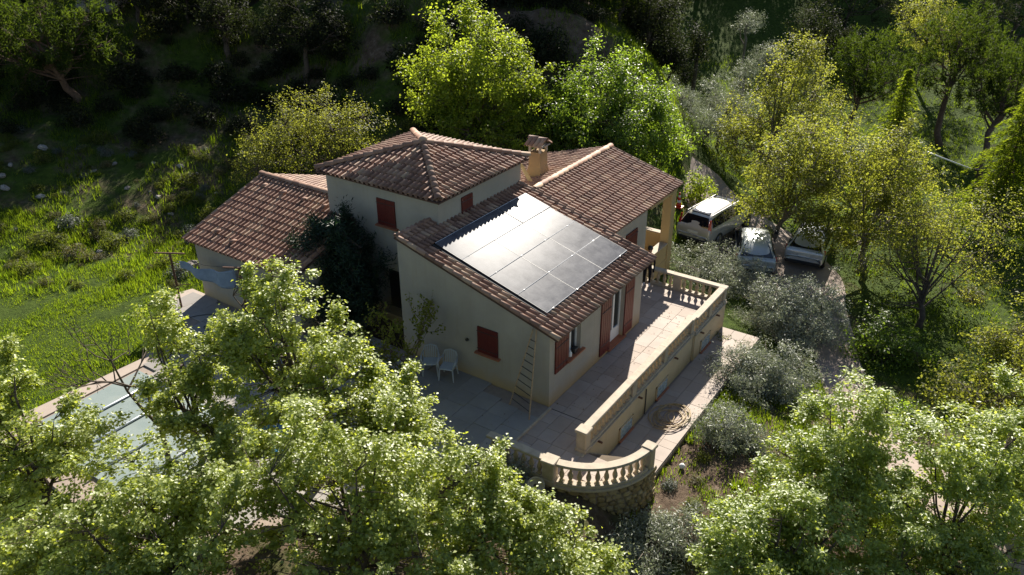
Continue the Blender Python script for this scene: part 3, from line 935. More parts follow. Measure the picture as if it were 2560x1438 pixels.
cap_line(r2, (12.1, 4.567, zw(4.567)), (6.3, 4.567, zw(4.567)), .085)
cap_line(r4, (2.35, 14.65, zr(2.35)), (2.35, 10.2, zr(2.35)), .085)
# verge rows
cap_line(r1, w1((.03, -.04, 0)), w1((.03, S1-.2, 0)), .045, EXP, 'verge', 'verge_tile', r0=.085, r1=.07, squash=.9)
cap_line(r1, w1((6.24, -.04, 0)), w1((6.24, S1-.5, 0)), .065, EXP, 'verge', 'verge_tile')
cap_line(r2, w2((5.74, -.04, 0)), w2((5.74, Sw, 0)), .04, EXP, 'verge', 'verge_tile')
cap_line(r4, w4((.02, -.04, 0)), w4((.02, Sg-.1, 0)), .04, EXP, 'verge', 'verge_tile')
cap_line(r1, w1((-.02, S1-.1, 0)), w1((1.6, S1-.1, 0)), .05, EXP, 'verge', 'ridge_tile')
# vents on the left wing roof
def vent(wf, x, s):
    p = wf((x, s, .05)); q = wf((x, s-.12, .12))
    MB().tube([wf((x, s+.16, .03)), wf((x, s+.04, .085)), wf((x, s-.10, .10))], [.03, .075, .085], 8).build('vent_tile', M['tile'], r4, True)
for x, s in ((.75, Sg-.55), (1.9, Sg-.62), (3.0, Sg-.66), (4.1, Sg-.70), (1.1, .75), (2.15, .55)):
    vent(w4, x, s)
cand.sort(key=lambda c: c[0])
for d_, Lm, part in cand[:300]:
    o = link('roof_tile', tile_me, part); o.matrix_world = Lm
rV = []; rF = []
for d_, Lm, part in cand[300:]:
    A = np.array(Lm); V = TV@A[:3, :3].T+A[:3, 3]
    rest_add(V, TF)
all_rest = np.concatenate(rest_V)
rest = MB(); rest.v = [tuple(p) for p in all_rest]; rest.f = rest_F
ro = rest.build('roof_tiles', M['tile'], house); ro['kind'] = 'stuff'

# chimney on the far slope of the right wing
chim = empty('chimney', (8.35, 5.75, 3.40)); chim.scale = (1.12, 1.12, 1.12); chim.parent = house
def frus(mb, a, b, z0, z1):
    mb.add([(-a[0], -a[1], z0), (a[0], -a[1], z0), (a[0], a[1], z0), (-a[0], a[1], z0), (-b[0], -b[1], z1), (b[0], -b[1], z1), (b[0], b[1], z1), (-b[0], b[1], z1)],
           [(0, 3, 2, 1), (4, 5, 6, 7), (0, 1, 5, 4), (1, 2, 6, 5), (2, 3, 7, 6), (3, 0, 4, 7)])
mb = MB(); frus(mb, (.32, .31), (.31, .30), -.1, .18); frus(mb, (.31, .30), (.235, .235), .18, .55); frus(mb, (.235, .235), (.225, .225), .55, 1.05)
mb.build('stack', stucco('chimney_render', (.33, .225, .12), .9, 3.9), chim)
mb = MB(); 
for sx in (-1, 1):
    for sy in (-1, 1): mb.box(sx*.2-.035, sx*.2+.035, sy*.2-.035, sy*.2+.035, 1.05, 1.25)
mb.build('cap_posts', M['stucco'], chim)
MB().box(-.30, .30, -.30, .30, 1.25, 1.28).build('cap_slab', M['stucco'], chim)
for sx in (-1, 1):
    for k in range(4):
        q = cap_mesh(.085, .07, .42, 'mini', .7)
        o = link('cap_tile', q, chim); o.location = (sx*.36, -.27+k*.165, 1.27)
        o.rotation_euler = (0, 0, 0)
        e = Vector((-sx, 0, .62)).normalized(); sd = e.cross(Vector((0, 0, 1))).normalized(); uu = sd.cross(e)
        MM = Matrix((sd, e, uu)).transposed().to_4x4(); MM.translation = Vector((sx*.38, -.24+k*.165, 1.27))
        o.matrix_local = MM
for k in range(2):
    o = link('cap_tile', cap_mesh(.10, .085, .38, 'capr', .8), chim)
    MM = Matrix((Vector((1, 0, 0)), Vector((0, 1, 0)), Vector((0, 0, 1)))).transposed().to_4x4(); MM.translation = Vector((0, -.36+k*.35, 1.47)); o.matrix_local = MM
# weathered board propped at the tower's far corner
MB().add([(6.32, 5.3, 4.75), (6.36, 5.15, 4.75), (6.75, 4.95, 4.0), (6.68, 5.12, 4.0), (6.36, 5.34, 4.75), (6.79, 5.14, 4.0)], [(0, 1, 2, 3), (0, 4, 1), (1, 4, 5, 2), (3, 2, 5), (0, 3, 5, 4)]).build('corner_board', simple('yellowed_board', (.58, .46, .24), .7), house)

# --- shutters, windows, doors
def shutter(parent, P, a0, a1, z0, z1, n=5, t=.045):
    """board shutter on a wall; P(a, z, d) with d out of the wall"""
    sh = empty('shutter'); sh.parent = parent
    w_ = (a1-a0)/n
    for k in range(n):
        b0, b1 = a0+k*w_+.003, a0+(k+1)*w_-.003
        q = [(b0, z0, .012), (b1, z0, .012), (b1, z1, .012), (b0, z1, .012), (b0+.004, z0, t), (b1-.004, z0, t), (b1-.004, z1, t), (b0+.004, z1, t)]
        MB().add([P(*p) for p in q], [(0, 3, 2, 1), (4, 5, 6, 7), (0, 1, 5, 4), (1, 2, 6, 5), (2, 3, 7, 6), (3, 0, 4, 7)]).build('board', M['red'], sh)
    q = [(a0+.01, z0, .004), (a1-.01, z0, .004), (a1-.01, z1, .004), (a0+.01, z1, .004), (a0+.01, z0, .02), (a1-.01, z0, .02), (a1-.01, z1, .02), (a0+.01, z1, .02)]
    MB().add([P(*p) for p in q], [(0, 3, 2, 1), (4, 5, 6, 7), (0, 1, 5, 4), (1, 2, 6, 5), (2, 3, 7, 6), (3, 0, 4, 7)]).build('back', M['red'], sh)
    for zz in (z0+(z1-z0)*.18, z0+(z1-z0)*.8):
        MB().tube([P(a0+.02, zz, t+.006), P(a1-.04, zz, t+.006)], .012, 5).build('hinge', M['dark'], sh)
    return sh
PY = lambda y0: (lambda a, z, d: (a, y0-d, z))
PX = lambda x0: (lambda a, z, d: (x0-d, a, z))
def sill(parent, P, a0, a1, z, dep=.12):
    q = [(a0, z-.05, 0), (a1, z-.05, 0), (a1, z, 0), (a0, z, 0), (a0, z-.06, dep), (a1, z-.06, dep), (a1, z-.015, dep), (a0, z-.015, dep)]
    MB().add([P(*p) for p in q], [(0, 3, 2, 1), (4, 5, 6, 7), (0, 1, 5, 4), (1, 2, 6, 5), (2, 3, 7, 6), (3, 0, 4, 7)]).build('sill', M['sill'], parent)
def glazing(parent, P, a0, a1, z0, z1, name='window', low=0, fw_=.06):
    g = empty(name); g.parent = parent
    def bar(b0, b1, c0, c1, d0=-.20, d1=-.14, mat='white', nm='frame'):
        q = [(b0, c0, d0), (b1, c0, d0), (b1, c1, d0), (b0, c1, d0), (b0, c0, d1), (b1, c0, d1), (b1, c1, d1), (b0, c1, d1)]
        MB().add([P(*p) for p in q], [(0, 3, 2, 1), (4, 5, 6, 7), (0, 1, 5, 4), (1, 2, 6, 5), (2, 3, 7, 6), (3, 0, 4, 7)]).build(nm, M[mat], g)
    bar(a0, a0+fw_, z0, z1); bar(a1-fw_, a1, z0, z1); bar(a0+fw_, a1-fw_, z1-fw_, z1); bar(a0+fw_, a1-fw_, z0, z0+fw_+low)
    mid = (a0+a1)/2
    bar(mid-.045, mid+.045, z0+fw_+low, z1-fw_)
    bar(a0+fw_, mid-.045, z0+fw_+low, z1-fw_, -.19, -.175, 'glass', 'pane'); bar(mid+.045, a1-fw_, z0+fw_+low, z1-fw_, -.19, -.175, 'glass', 'pane')
    return g
shutter(annex, PY(0), .27, 1.03, 1.03, 2.14)
glazing(annex, PY(0), 1.02, 1.80, 1.10, 2.06)
sill(annex, lambda a, z, d: (a, .14-d, z), .95, 1.95, 1.13, .25)
shutter(annex, PY(0), 3.06, 3.73, .13, 2.14); shutter(annex, PY(0), 4.72, 5.36, .13, 2.14)
glazing(annex, PY(0), 3.74, 4.72, .10, 2.10, 'french_door', .38)
sill(annex, lambda a, z, d: (a, .2-d, z), 3.62, 4.84, .12, .3)
def closed_window(parent, P, a0, a1, z0, z1):
    g = empty('window'); g.parent = parent
    mid = (a0+a1)/2
    for b0, b1 in ((a0, mid-.003), (mid+.003, a1)):
        q = [(b0, z0, .004), (b1, z0, .004), (b1, z1, .004), (b0, z1, .004), (b0, z0, .05), (b1, z0, .05), (b1, z1, .05), (b0, z1, .05)]
        MB().add([P(*p) for p in q], [(0, 3, 2, 1), (4, 5, 6, 7), (0, 1, 5, 4), (1, 2, 6, 5), (2, 3, 7, 6), (3, 0, 4, 7)]).build('shutter', M['red'], g)
    for zz in (z0+.13, z1-.15):
        MB().tube([P(a0-.02, zz, .055), P(a1+.02, zz, .055)], .01, 5).build('hinge', M['dark'], g)
    sill(g, P, a0-.09, a1+.09, z0-.005)
closed_window(annex, PX(0), 1.81, 2.55, 1.10, 1.99)
closed_window(tower, PX(1.56), 7.02, 7.80, 3.53, 4.47)
closed_window(tower, PY(5.18), 2.75, 3.33, 4.03, 4.63)
MB().tube([(-.02, 2.95, 1.38), (-.08, 2.95, 1.38)], .05, 8).build('outside_tap', M['dark'], annex)
wgw = empty('window'); wgw.parent = house
closed_window(house, PY(1.6), 7.85, 8.75, 1.25, 2.25)
bpy.data.objects.remove(wgw)

# --- solar array
pv = empty('solar_array', (0, 0, 0)); tag(pv, 'twelve glass solar panels in four rows on the annex roof', 'solar panels')
nn1 = np.array([0, -s1_, 1])/math.sqrt(1+s1_**2); e1 = np.array([0, 1, s1_])/math.sqrt(1+s1_**2)
PVO = np.array([.58, .51, rz1(.51)])+nn1*.115
pw, ph = 5.07/3, (4.586-.51)*math.sqrt(1+s1_**2)/4
glass_me = MB().box(.012, pw-.012, .012, ph-.012, -.004, .001).mesh('glass', M['solar'])
fm = MB()
fm.box(0, pw-.004, 0, .012, -.035, .004); fm.box(0, pw-.004, ph-.018, ph-.006, -.035, .004); fm.box(0, .012, .012, ph-.018, -.035, .004); fm.box(pw-.016, pw-.004, .012, ph-.018, -.035, .004)
fm.box(.012, pw-.016, .012, ph-.018, -.034, -.006)
M['pvframe'] = simple('anodised_frame', (.06, .06, .065), .55)
frame_me = fm.mesh('panel', M['pvframe'])
rgp = random.Random(4)
for i in range(3):
    for j in range(4):
        o = link('panel', frame_me, pv)
        MM = Matrix(((1, 0, 0, 0), (0, e1[1], nn1[1], 0), (0, e1[2], nn1[2], 0), (0, 0, 0, 1)))
        pp = PVO+np.array([1, 0, 0])*i*pw+e1*j*ph
        MM.translation = Vector(pp)
        o.matrix_world = MM @ Matrix.Rotation(rgp.gauss(0, .003), 4, 'X') @ Matrix.Rotation(rgp.gauss(0, .003), 4, 'Y')
        link('glass', glass_me, o)
for j in range(5):
    a = PVO+e1*(j*ph-.004)+nn1*.009
    b = a+np.array([3*pw, 0, 0])
    MB().tube([a, b], .006, 4).build('rail', M['metal'], pv)
    for k in range(4):
        c = a+np.array([(.35+k*1.4), 0, 0])+nn1*.002
        MB().cbox(c[0]-.02, c[0]+.02, c[1]-.012, c[1]+.012, c[2]-.01, c[2]+.008, .003).build('clamp', M['metal'], pv)
for k in range(5):
    x = PVO[0]+.2+k*1.15
    a = np.array([x, PVO[1], PVO[2]])-e1*.02-nn1*.04; b = a+e1*(4*ph)
    MB().tube([a, b], .02, 4).build('support', M['dark'], pv)
# dark flashing tray around the array
fl = MB()
for (x0, x1, s0, s1) in ((-.10, 3*pw+.06, -.05, -.012), (-.10, -.012, -.012, 4*ph+.03)):
    c = [(x0, s0), (x1, s0), (x1, s1), (x0, s1)]
    lo = [PVO+np.array([1, 0, 0])*a+e1*s-nn1*.06 for a, s in c]; hi = [PVO+np.array([1, 0, 0])*a+e1*s-nn1*.04 for a, s in c]
    fl.add(lo+hi, [(0, 3, 2, 1), (4, 5, 6, 7), (0, 1, 5, 4), (1, 2, 6, 5), (2, 3, 7, 6), (3, 0, 4, 7)])
fl.build('flashing', M['black'], pv)
# ------------------------------------------------------------------ vegetation
def leaf_mesh(name, C, Nrm, D, L, Wd, mat, fold=.18, quad=False, tipdrop=.0):
    """one folded leaf (two or four triangles) per centre"""
    n = len(C)
    Nrm = Nrm/(np.linalg.norm(Nrm, axis=1)[:, None]+1e-9)
    D = D-(D*Nrm).sum(1)[:, None]*Nrm
    D = D/(np.linalg.norm(D, axis=1)[:, None]+1e-9)
    S = np.cross(Nrm, D)
    L = np.broadcast_to(L, n)[:, None]; Wd = np.broadcast_to(Wd, n)[:, None]
    base = C-D*L*.5; tip = C+D*L*.5-Nrm*L*tipdrop
    if quad:
        l1 = C-D*L*.22-S*Wd*.48+Nrm*Wd*fold; r1 = C-D*L*.22+S*Wd*.48+Nrm*Wd*fold
        l2 = C+D*L*.15-S*Wd*.42+Nrm*Wd*fold; r2 = C+D*L*.15+S*Wd*.42+Nrm*Wd*fold
        V = np.stack([base, r1, r2, tip, l2, l1], 1).reshape(-1, 3)
        k = np.arange(n)[:, None]*6
        F = np.concatenate([k+np.array([[0, 1, 2]]), k+np.array([[0, 2, 3]]), k+np.array([[0, 3, 4]]), k+np.array([[0, 4, 5]])])
    else:
        l = C-S*Wd*.5+Nrm*Wd*fold-D*L*.08; r = C+S*Wd*.5+Nrm*Wd*fold-D*L*.08
        V = np.stack([base, r, tip, l], 1).reshape(-1, 3)
        k = np.arange(n)[:, None]*4
        F = np.concatenate([k+np.array([[0, 1, 2]]), k+np.array([[0, 2, 3]])])
    return fast_mesh(name, V, F, mat)

def unit(rs_, n):
    v = rs_.normal(size=(n, 3)); return v/np.linalg.norm(v, axis=1)[:, None]

def crown_points(rs_, lobes, nclump, shell=.4, gap=.0):
    """clump centres spread over ellipsoid lobes (x,y,z,rxy,rz); returns centres and outward directions"""
    vol = np.array([(l[3]**2*l[4])**.67 for l in lobes]); cnt = np.maximum(3, (nclump*vol/vol.sum())).astype(int)
    P = []; O = []
    for l, c in zip(lobes, cnt):
        d = unit(rs_, c*2)
        f = 1-np.abs(rs_.normal(size=c*2))*shell
        f = np.clip(f, .15, 1.06)*(1+.16*np.sin(d[:, 0]*4+l[0])*np.sin(d[:, 1]*5+l[1])+.10*rs_.normal(size=c*2))
        p = np.array(l[:3])+d*f[:, None]*np.array([l[3], l[3], l[4]])
        if gap > 0:
            q = np.sin(p[:, 0]*2.1+l[1])*np.sin(p[:, 1]*2.3+1)*np.sin(p[:, 2]*2.6+l[0])+.35*rs_.normal(size=c*2)
            ok = np.argsort(-q)[:int(c*2*(1-gap))]
            p, d = p[ok], d[ok]
        P.append(p[:c]); O.append(d[:c])
    return np.concatenate(P), np.concatenate(O)

def wood(rs_, base, lobes, clumps, tr, lean=(0, 0), limbs_per=4, twigs=1.0, split=.35, k=6):
    mb = MB()
    base = np.array(base, float)
    L = np.array([l[:3] for l in lobes]); wgt = np.array([l[3] for l in lobes])
    cc = (L*wgt[:, None]).sum(0)/wgt.sum()
    low = min(l[2]-l[4]*.55 for l in lobes)
    top = cc+np.array([0, 0, max(l[4] for l in lobes)*.35])
    fork = base+(cc-base)*np.clip(((low-base[2])/(cc[2]-base[2]+1e-6)), split, .8)
    pts = [base+np.array([0, 0, -.25])]
    for t in np.linspace(.2, 1, 4):
        p = base+(fork-base)*t
        p[:2] += rs_.normal(size=2)*.10*tr/.12+np.array(lean)*math.sin(t*math.pi)
        pts.append(p)
    pts += [fork+(top-fork)*.45+rs_.normal(size=3)*.12, top]
    rad = [tr*1.25, tr*1.0, tr*.9, tr*.82, tr*.75, tr*.42, tr*.12]
    mb.tube(pts, rad, k+1)
    nodes = [np.array(p) for p in pts[3:]]; nr = rad[3:]
    nodes = list(nodes); nr = list(nr)
    for l in lobes:
        for q in range(limbs_per):
            s = min(len(pts)-2, 3+int(rs_.randint(0, 3)))
            a = np.array(pts[s])+(np.array(pts[s+1])-np.array(pts[s]))*rs_.rand()*.8
            d = unit(rs_, 1)[0]; d[2] = abs(d[2])*.7+.1
            e = np.array(l[:3])+d*np.array([l[3], l[3], l[4]])*rs_.uniform(.6, .95)
            m1 = a+(e-a)*.35+np.array([0, 0, -.08*np.linalg.norm(e-a)])+rs_.normal(size=3)*.08
            m2 = a+(e-a)*.7+rs_.normal(size=3)*.12
            r0 = rad[s]*rs_.uniform(.4, .62)
            pp = [a, m1, m2, e]; rr = [r0, r0*.7, r0*.42, r0*.12]
            mb.tube(pp, rr, k-1, False)
            for i in range(3):
                for t in (.33, .66, 1.0):
                    nodes.append(pp[i]+(pp[i+1]-pp[i])*t); nr.append(rr[i]+(rr[i+1]-rr[i])*t)
    N = np.array(nodes)
    sel = clumps if twigs >= 1 else clumps[rs_.rand(len(clumps)) < twigs]
    for c in sel:
        dd = np.linalg.norm(N-c, axis=1)+np.where(N[:, 2] > c[2], .6, 0)
        i = int(np.argmin(dd)); a = N[i]
        ln = np.linalg.norm(c-a)
        if ln < .1: continue
        m_ = a+(c-a)*.5+rs_.normal(size=3)*.08*ln
        r0 = min(max(nr[i]*.55, .010), .035)
        mb.tube([a, m_, c], [r0, r0*.6, r0*.22], 4, False)
    return mb

def tree(name, label, cat, base, lobes, mat, bark='bark', nclump=300, lpc=40, cr=.30, L=.11, Wd=.09, tr=.14, seed=0, quad=False, shell=.4, gap=0,
         upn=.9, outn=.5, rndn=.7, group=None, limbs_per=4, twigs=.6, split=.35, shoots=0, lean=(0, 0), flat=.8, droop=.3, crown_name='crown'):
    rs_ = np.random.RandomState(seed)
    base = np.array(base, float)
    P, O = crown_points(rs_, lobes, nclump, shell, gap)
    if shoots:                                     # upright leafy leaders breaking the outline
        extra = []; eo = []
        for q in range(shoots):
            l = lobes[rs_.randint(len(lobes))]
            a = rs_.uniform(0, 6.28); r_ = rs_.uniform(0, .85)
            x, y = l[0]+math.cos(a)*r_*l[3], l[1]+math.sin(a)*r_*l[3]
            z0 = l[2]+l[4]*math.sqrt(max(0, 1-r_*r_))*.8
            hh = rs_.uniform(.4, 1.0)*min(1.3, l[4]*.6)
            for t in np.linspace(0, 1, 6):
                extra.append((x+t*.25*math.cos(a), y+t*.25*math.sin(a), z0+hh*t)); eo.append((math.cos(a)*.4, math.sin(a)*.4, .8))
        P = np.concatenate([P, extra]); O = np.concatenate([O, eo])
    n = len(P)
    k = rs_.poisson(lpc, n); idx = np.repeat(np.arange(n), k); N = len(idx)
    scale = rs_.uniform(.6, 1.35, n)[idx]
    off = rs_.normal(size=(N, 3))*cr*scale[:, None]*np.array([1, 1, flat])*.62
    C = P[idx]+off
    nr = O[idx]*outn+np.array([0, 0, upn])+rs_.normal(size=(N, 3))*rndn
    D = O[idx]*.6+off/(cr+1e-6)*.7+rs_.normal(size=(N, 3))*.6-np.array([0, 0, droop])
    s = rs_.uniform(.5, 1.4, N)
    t = empty(name, tuple(base)); tag(t, label, cat, group)
    crown = link(crown_name, leaf_mesh(crown_name, C-base, nr, D, L*s, Wd*s, mat, .16, quad, .08), t)
    wd = wood(rs_, (0, 0, 0), [(l[0]-base[0], l[1]-base[1], l[2]-base[2], l[3], l[4]) for l in lobes], P-base, tr, lean, limbs_per, twigs, split)
    wd.build('trunk', M[bark], t, True)
    return t

def lob(*a):
    """lobes given as (u, w, z, r, rz) in front of the viewpoint -> world"""
    out = []
    for u, w, z, r, rz_ in a:
        x, y = uw2xy(u, w); out.append((x, y, z, r, rz_))
    return out
def foot(u, w, dz=0):
    x, y = uw2xy(u, w); return (x, y, gz(x, y)+dz)

# --- the two bright trees behind the house
tree('broadleaf_tree', 'tall bright yellow-green tree rising behind the tower roof', 'tree', foot(37.4, -1.6), lob((37, -1.9, 6.0, 2.5, 2.5), (37, -.2, 5.0, 2.4, 2.2), (37.3, -3.1, 4.4, 1.9, 2.0), (36.6, -1.0, 3.5, 2.6, 1.6)),
     M['lf_bright'], nclump=430, lpc=78, cr=.34, L=.115, Wd=.09, tr=.2, seed=1, shoots=16, gap=.15, outn=.8, upn=.6)
tree('broadleaf_tree', 'rounded glossy green tree behind the right wing roof', 'tree', foot(38.4, 4.8), lob((38, 3.6, 4.1, 2.3, 2.2), (38.2, 5.6, 3.9, 2.4, 2.1), (37.6, 4.6, 2.8, 3.3, 1.9), (37.8, 7.0, 2.5, 1.6, 1.8), (37.5, 2.2, 2.8, 1.6, 1.8)),
     M['lf_bright2'], nclump=520, lpc=72, cr=.34, L=.115, Wd=.08, tr=.2, seed=2, shoots=14, gap=.12, outn=.8, upn=.6)
tree('shrubby_tree', 'sparse yellow-green spring tree behind the left wing roof', 'tree', foot(35.4, -8.6), lob((35.6, -10.2, 2.9, 2.2, 1.3), (35.8, -7.4, 3.3, 2.2, 1.2), (36.2, -9.0, 3.9, 2.2, 1.1), (35.2, -11.4, 2.2, 1.5, 1.0)),
     M['lf_yellow'], nclump=520, lpc=26, cr=.32, L=.085, Wd=.06, tr=.1, seed=3, gap=.3, twigs=.9, shoots=22, outn=.8)
tree('young_tree', 'small light-green bush at the stone wall beyond the right wing', 'bush', foot(37, 9.2), lob((37, 9.2, .2, .75, .95)), M['lf_bright'], nclump=70, lpc=34, cr=.22, L=.10, Wd=.07, tr=.05, seed=33, outn=.8)

# --- olives and oaks in the middle distance
OL = dict(lpc=52, cr=.26, L=.105, Wd=.030, tr=.11, outn=.9, upn=.3, rndn=1.0, droop=0, twigs=.5)
for i, (lab, f, lo, nc) in enumerate((
    ('grey-green olive tree left of the pair behind the glossy tree', (45, 9.0), ((45, 8.9, 2.4, 1.75, 1.2), (45.2, 10, 1.9, 1.2, 1.0)), 150),
    ('broad grey olive tree standing right behind the other olive', (46, 12.1), ((46, 12.1, 2.4, 1.9, 1.2), (46, 13.3, 1.8, 1.2, .9)), 150),
    ('low grey olive tree in front of the olive pair', (43, 10.6), ((43, 10.4, 1.7, 1.5, 1.0), (43.2, 11.4, 1.2, 1.1, .8)), 120),
    ('slim olive tree with forked trunk on the sunny bank', (52, 16.4), ((52, 16.3, 3.4, 1.0, .8),), 60),
    ('small olive tree in the grass left of the slim one', (50, 14.4), ((50, 14.4, 2.9, .85, .65),), 50),
    ('little olive tree on the upper bank near the top edge', (57, 16.2), ((57, 16.2, 4.6, 1.1, .8),), 50))):
    tree('olive_tree', lab, 'olive tree', foot(*f), lob(*lo), M['lf_olive'], 'bark_g', nclump=nc, seed=40+i, group='olive trees', **OL)
DK = dict(lpc=42, cr=.32, L=.13, Wd=.075, tr=.16, outn=.8, upn=.5)
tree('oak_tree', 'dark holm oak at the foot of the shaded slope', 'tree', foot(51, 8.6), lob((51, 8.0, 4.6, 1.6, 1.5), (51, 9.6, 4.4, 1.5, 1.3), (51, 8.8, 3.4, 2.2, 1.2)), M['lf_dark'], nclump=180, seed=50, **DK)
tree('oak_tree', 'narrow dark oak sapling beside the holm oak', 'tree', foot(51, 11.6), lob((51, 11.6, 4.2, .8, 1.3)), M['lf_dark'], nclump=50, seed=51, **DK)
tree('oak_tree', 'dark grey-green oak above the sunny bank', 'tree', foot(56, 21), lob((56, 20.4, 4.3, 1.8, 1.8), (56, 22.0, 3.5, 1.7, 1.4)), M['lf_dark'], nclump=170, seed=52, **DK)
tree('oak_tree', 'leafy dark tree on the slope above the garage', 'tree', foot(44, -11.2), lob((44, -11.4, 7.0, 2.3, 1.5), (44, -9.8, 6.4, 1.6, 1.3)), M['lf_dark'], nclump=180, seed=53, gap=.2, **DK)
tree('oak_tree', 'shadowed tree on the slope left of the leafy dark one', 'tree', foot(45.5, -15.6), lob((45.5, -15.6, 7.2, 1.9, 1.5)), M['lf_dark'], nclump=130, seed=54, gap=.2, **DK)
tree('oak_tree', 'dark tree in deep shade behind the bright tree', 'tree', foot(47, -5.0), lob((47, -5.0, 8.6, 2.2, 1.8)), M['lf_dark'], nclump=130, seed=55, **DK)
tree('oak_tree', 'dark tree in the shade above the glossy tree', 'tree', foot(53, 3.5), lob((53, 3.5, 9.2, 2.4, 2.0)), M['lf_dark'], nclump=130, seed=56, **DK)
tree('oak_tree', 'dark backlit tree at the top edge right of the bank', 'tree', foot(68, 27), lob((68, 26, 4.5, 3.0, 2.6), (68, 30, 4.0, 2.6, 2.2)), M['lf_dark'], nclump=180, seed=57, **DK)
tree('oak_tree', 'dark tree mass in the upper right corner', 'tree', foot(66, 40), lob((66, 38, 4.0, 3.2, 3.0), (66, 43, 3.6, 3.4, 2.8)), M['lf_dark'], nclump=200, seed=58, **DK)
tree('willow_tree', 'feathery light-green tree behind the umbrella pines', 'tree', foot(60, 30), lob((60, 29.6, 4.2, 2.2, 2.4), (60, 31.2, 3.0, 2.0, 2.2)), M['lf_yellow'], nclump=240, lpc=40, cr=.3, L=.13, Wd=.06, tr=.16, seed=59, outn=.8)

# --- shaded woodland on the slope and along the far edge: a few crowns shared by many trees
def woodland():
    rs_ = np.random.RandomState(77); prot = []
    for k in range(4):
        lo = [(0, 0, 2.6+.2*k, 1.5, 1.5), (.8, .3, 1.9, 1.2, 1.2), (-.7, -.5, 2.0, 1.3, 1.2)]
        P, O = crown_points(rs_, lo, 120, .35, .1)
        kk = rs_.poisson(46, len(P)); idx = np.repeat(np.arange(len(P)), kk); N = len(idx)
        C = P[idx]+rs_.normal(size=(N, 3))*.22
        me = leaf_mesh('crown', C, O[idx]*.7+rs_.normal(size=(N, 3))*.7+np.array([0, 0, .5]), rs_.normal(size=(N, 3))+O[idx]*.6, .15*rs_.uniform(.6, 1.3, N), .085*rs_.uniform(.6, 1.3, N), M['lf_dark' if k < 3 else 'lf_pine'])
        tm = wood(rs_, (0, 0, 0), lo, P, .11, (0, 0), 3, .3).mesh('trunk', M['bark'], True)
        prot.append((me, tm))
    spots = []
    while len(spots) < 96:
        u = rs_.uniform(41, 62); w = rs_.uniform(-30, 10)
        lim = 43.5+.17*(w+26) if w < -10 else 46.3
        if u < lim or abs(w)/u > .74 or (w < -20 and u < 45.5) or (-17 < w < -5 and u < 51): continue
        if any(math.hypot(u-a, w-b) < 1.15 for a, b in spots): continue
        spots.append((u, w))
    far = []
    while len(far) < 46:
        u = rs_.uniform(74, 100); w = rs_.uniform(10, 72)
        if w/u > .72 or any(math.hypot(u-a, w-b) < 2.4 for a, b in far): continue
        far.append((u, w))
    for (u, w) in spots+far:
        isfar = (u, w) in far
        x, y = uw2xy(u, w); me, tm = prot[rs_.randint(4)]
        sc = rs_.uniform(.75, 1.25)*(1.55 if isfar else (.85 if u < 50 else 1.15))
        t = empty('woodland_tree', (x, y, gz(x, y)-.1), rs_.uniform(0, 6.28)); t.scale = (sc, sc, sc*rs_.uniform(.85, 1.2))
        if isfar: tag(t, 'dark tree in the wood along the far edge of the meadow', 'tree', 'trees of the far wood')
        else: tag(t, 'dark tree in the shaded wood '+('at the upper left' if w < -14 else 'above the garage' if w < -5 else 'behind the bright trees'), 'tree', 'trees of the shaded wood '+('at the upper left' if w < -14 else 'above the garage' if w < -5 else 'behind the bright trees'))
        link('crown', me, t); link('trunk', tm, t)
woodland()

# --- umbrella pines
def pine(label, base, lobes, seed, nclump, tr=.17, lean=(0, 0), L=.26, lpc=44, mat='lf_pine', cr=.26):
    rs_ = np.random.RandomState(seed); base = np.array(base, float)
    P, O = crown_points(rs_, lobes, nclump, .28, .15)
    P[:, 2] += .12*np.abs(rs_.normal(size=len(P)))
    n = len(P); k = rs_.poisson(lpc, n); idx = np.repeat(np.arange(n), k); N = len(idx)
    D = unit(rs_, N)+np.array([0, 0, .75])+O[idx]*.35
    D /= np.linalg.norm(D, axis=1)[:, None]
    stem = rs_.uniform(-.6, 1.0, N)[:, None]*np.array([0, 0, 1])*cr
    C = P[idx]+stem+D*L*.45+rs_.normal(size=(N, 3))*cr*.38
    t = empty('umbrella_pine', tuple(base)); tag(t, label, 'pine tree', 'umbrella pines')
    link('crown', leaf_mesh('crown', C-base, rs_.normal(size=(N, 3)), D, L*rs_.uniform(.7, 1.2, N), .045*rs_.uniform(.7, 1.3, N), M[mat], .05), t)
    wood(rs_, (0, 0, 0), [(l[0]-base[0], l[1]-base[1], l[2]-base[2], l[3], l[4]) for l in lobes], P-base, tr, lean, 5, .5, .5).build('trunk', M['bark_p'], t, True)
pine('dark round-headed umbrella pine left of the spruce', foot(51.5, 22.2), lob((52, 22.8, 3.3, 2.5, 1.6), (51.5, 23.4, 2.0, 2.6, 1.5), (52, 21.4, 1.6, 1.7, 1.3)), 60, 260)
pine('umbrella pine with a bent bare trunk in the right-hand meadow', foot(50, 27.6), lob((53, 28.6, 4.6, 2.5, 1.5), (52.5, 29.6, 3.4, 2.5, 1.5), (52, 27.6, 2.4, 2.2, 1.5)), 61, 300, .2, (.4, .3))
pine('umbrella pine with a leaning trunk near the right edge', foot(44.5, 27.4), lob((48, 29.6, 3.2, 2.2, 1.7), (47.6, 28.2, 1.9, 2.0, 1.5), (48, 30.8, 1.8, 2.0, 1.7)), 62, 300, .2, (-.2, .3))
pine('big shaded pine filling the top left corner', foot(41.5, -22.4), lob((41, -22.6, 7.2, 3.0, 2.0), (40.5, -24.6, 6.0, 2.8, 1.9), (41, -21.0, 6.3, 2.0, 1.5), (40.5, -25.8, 7.4, 2.4, 1.8)), 63, 520, .2)

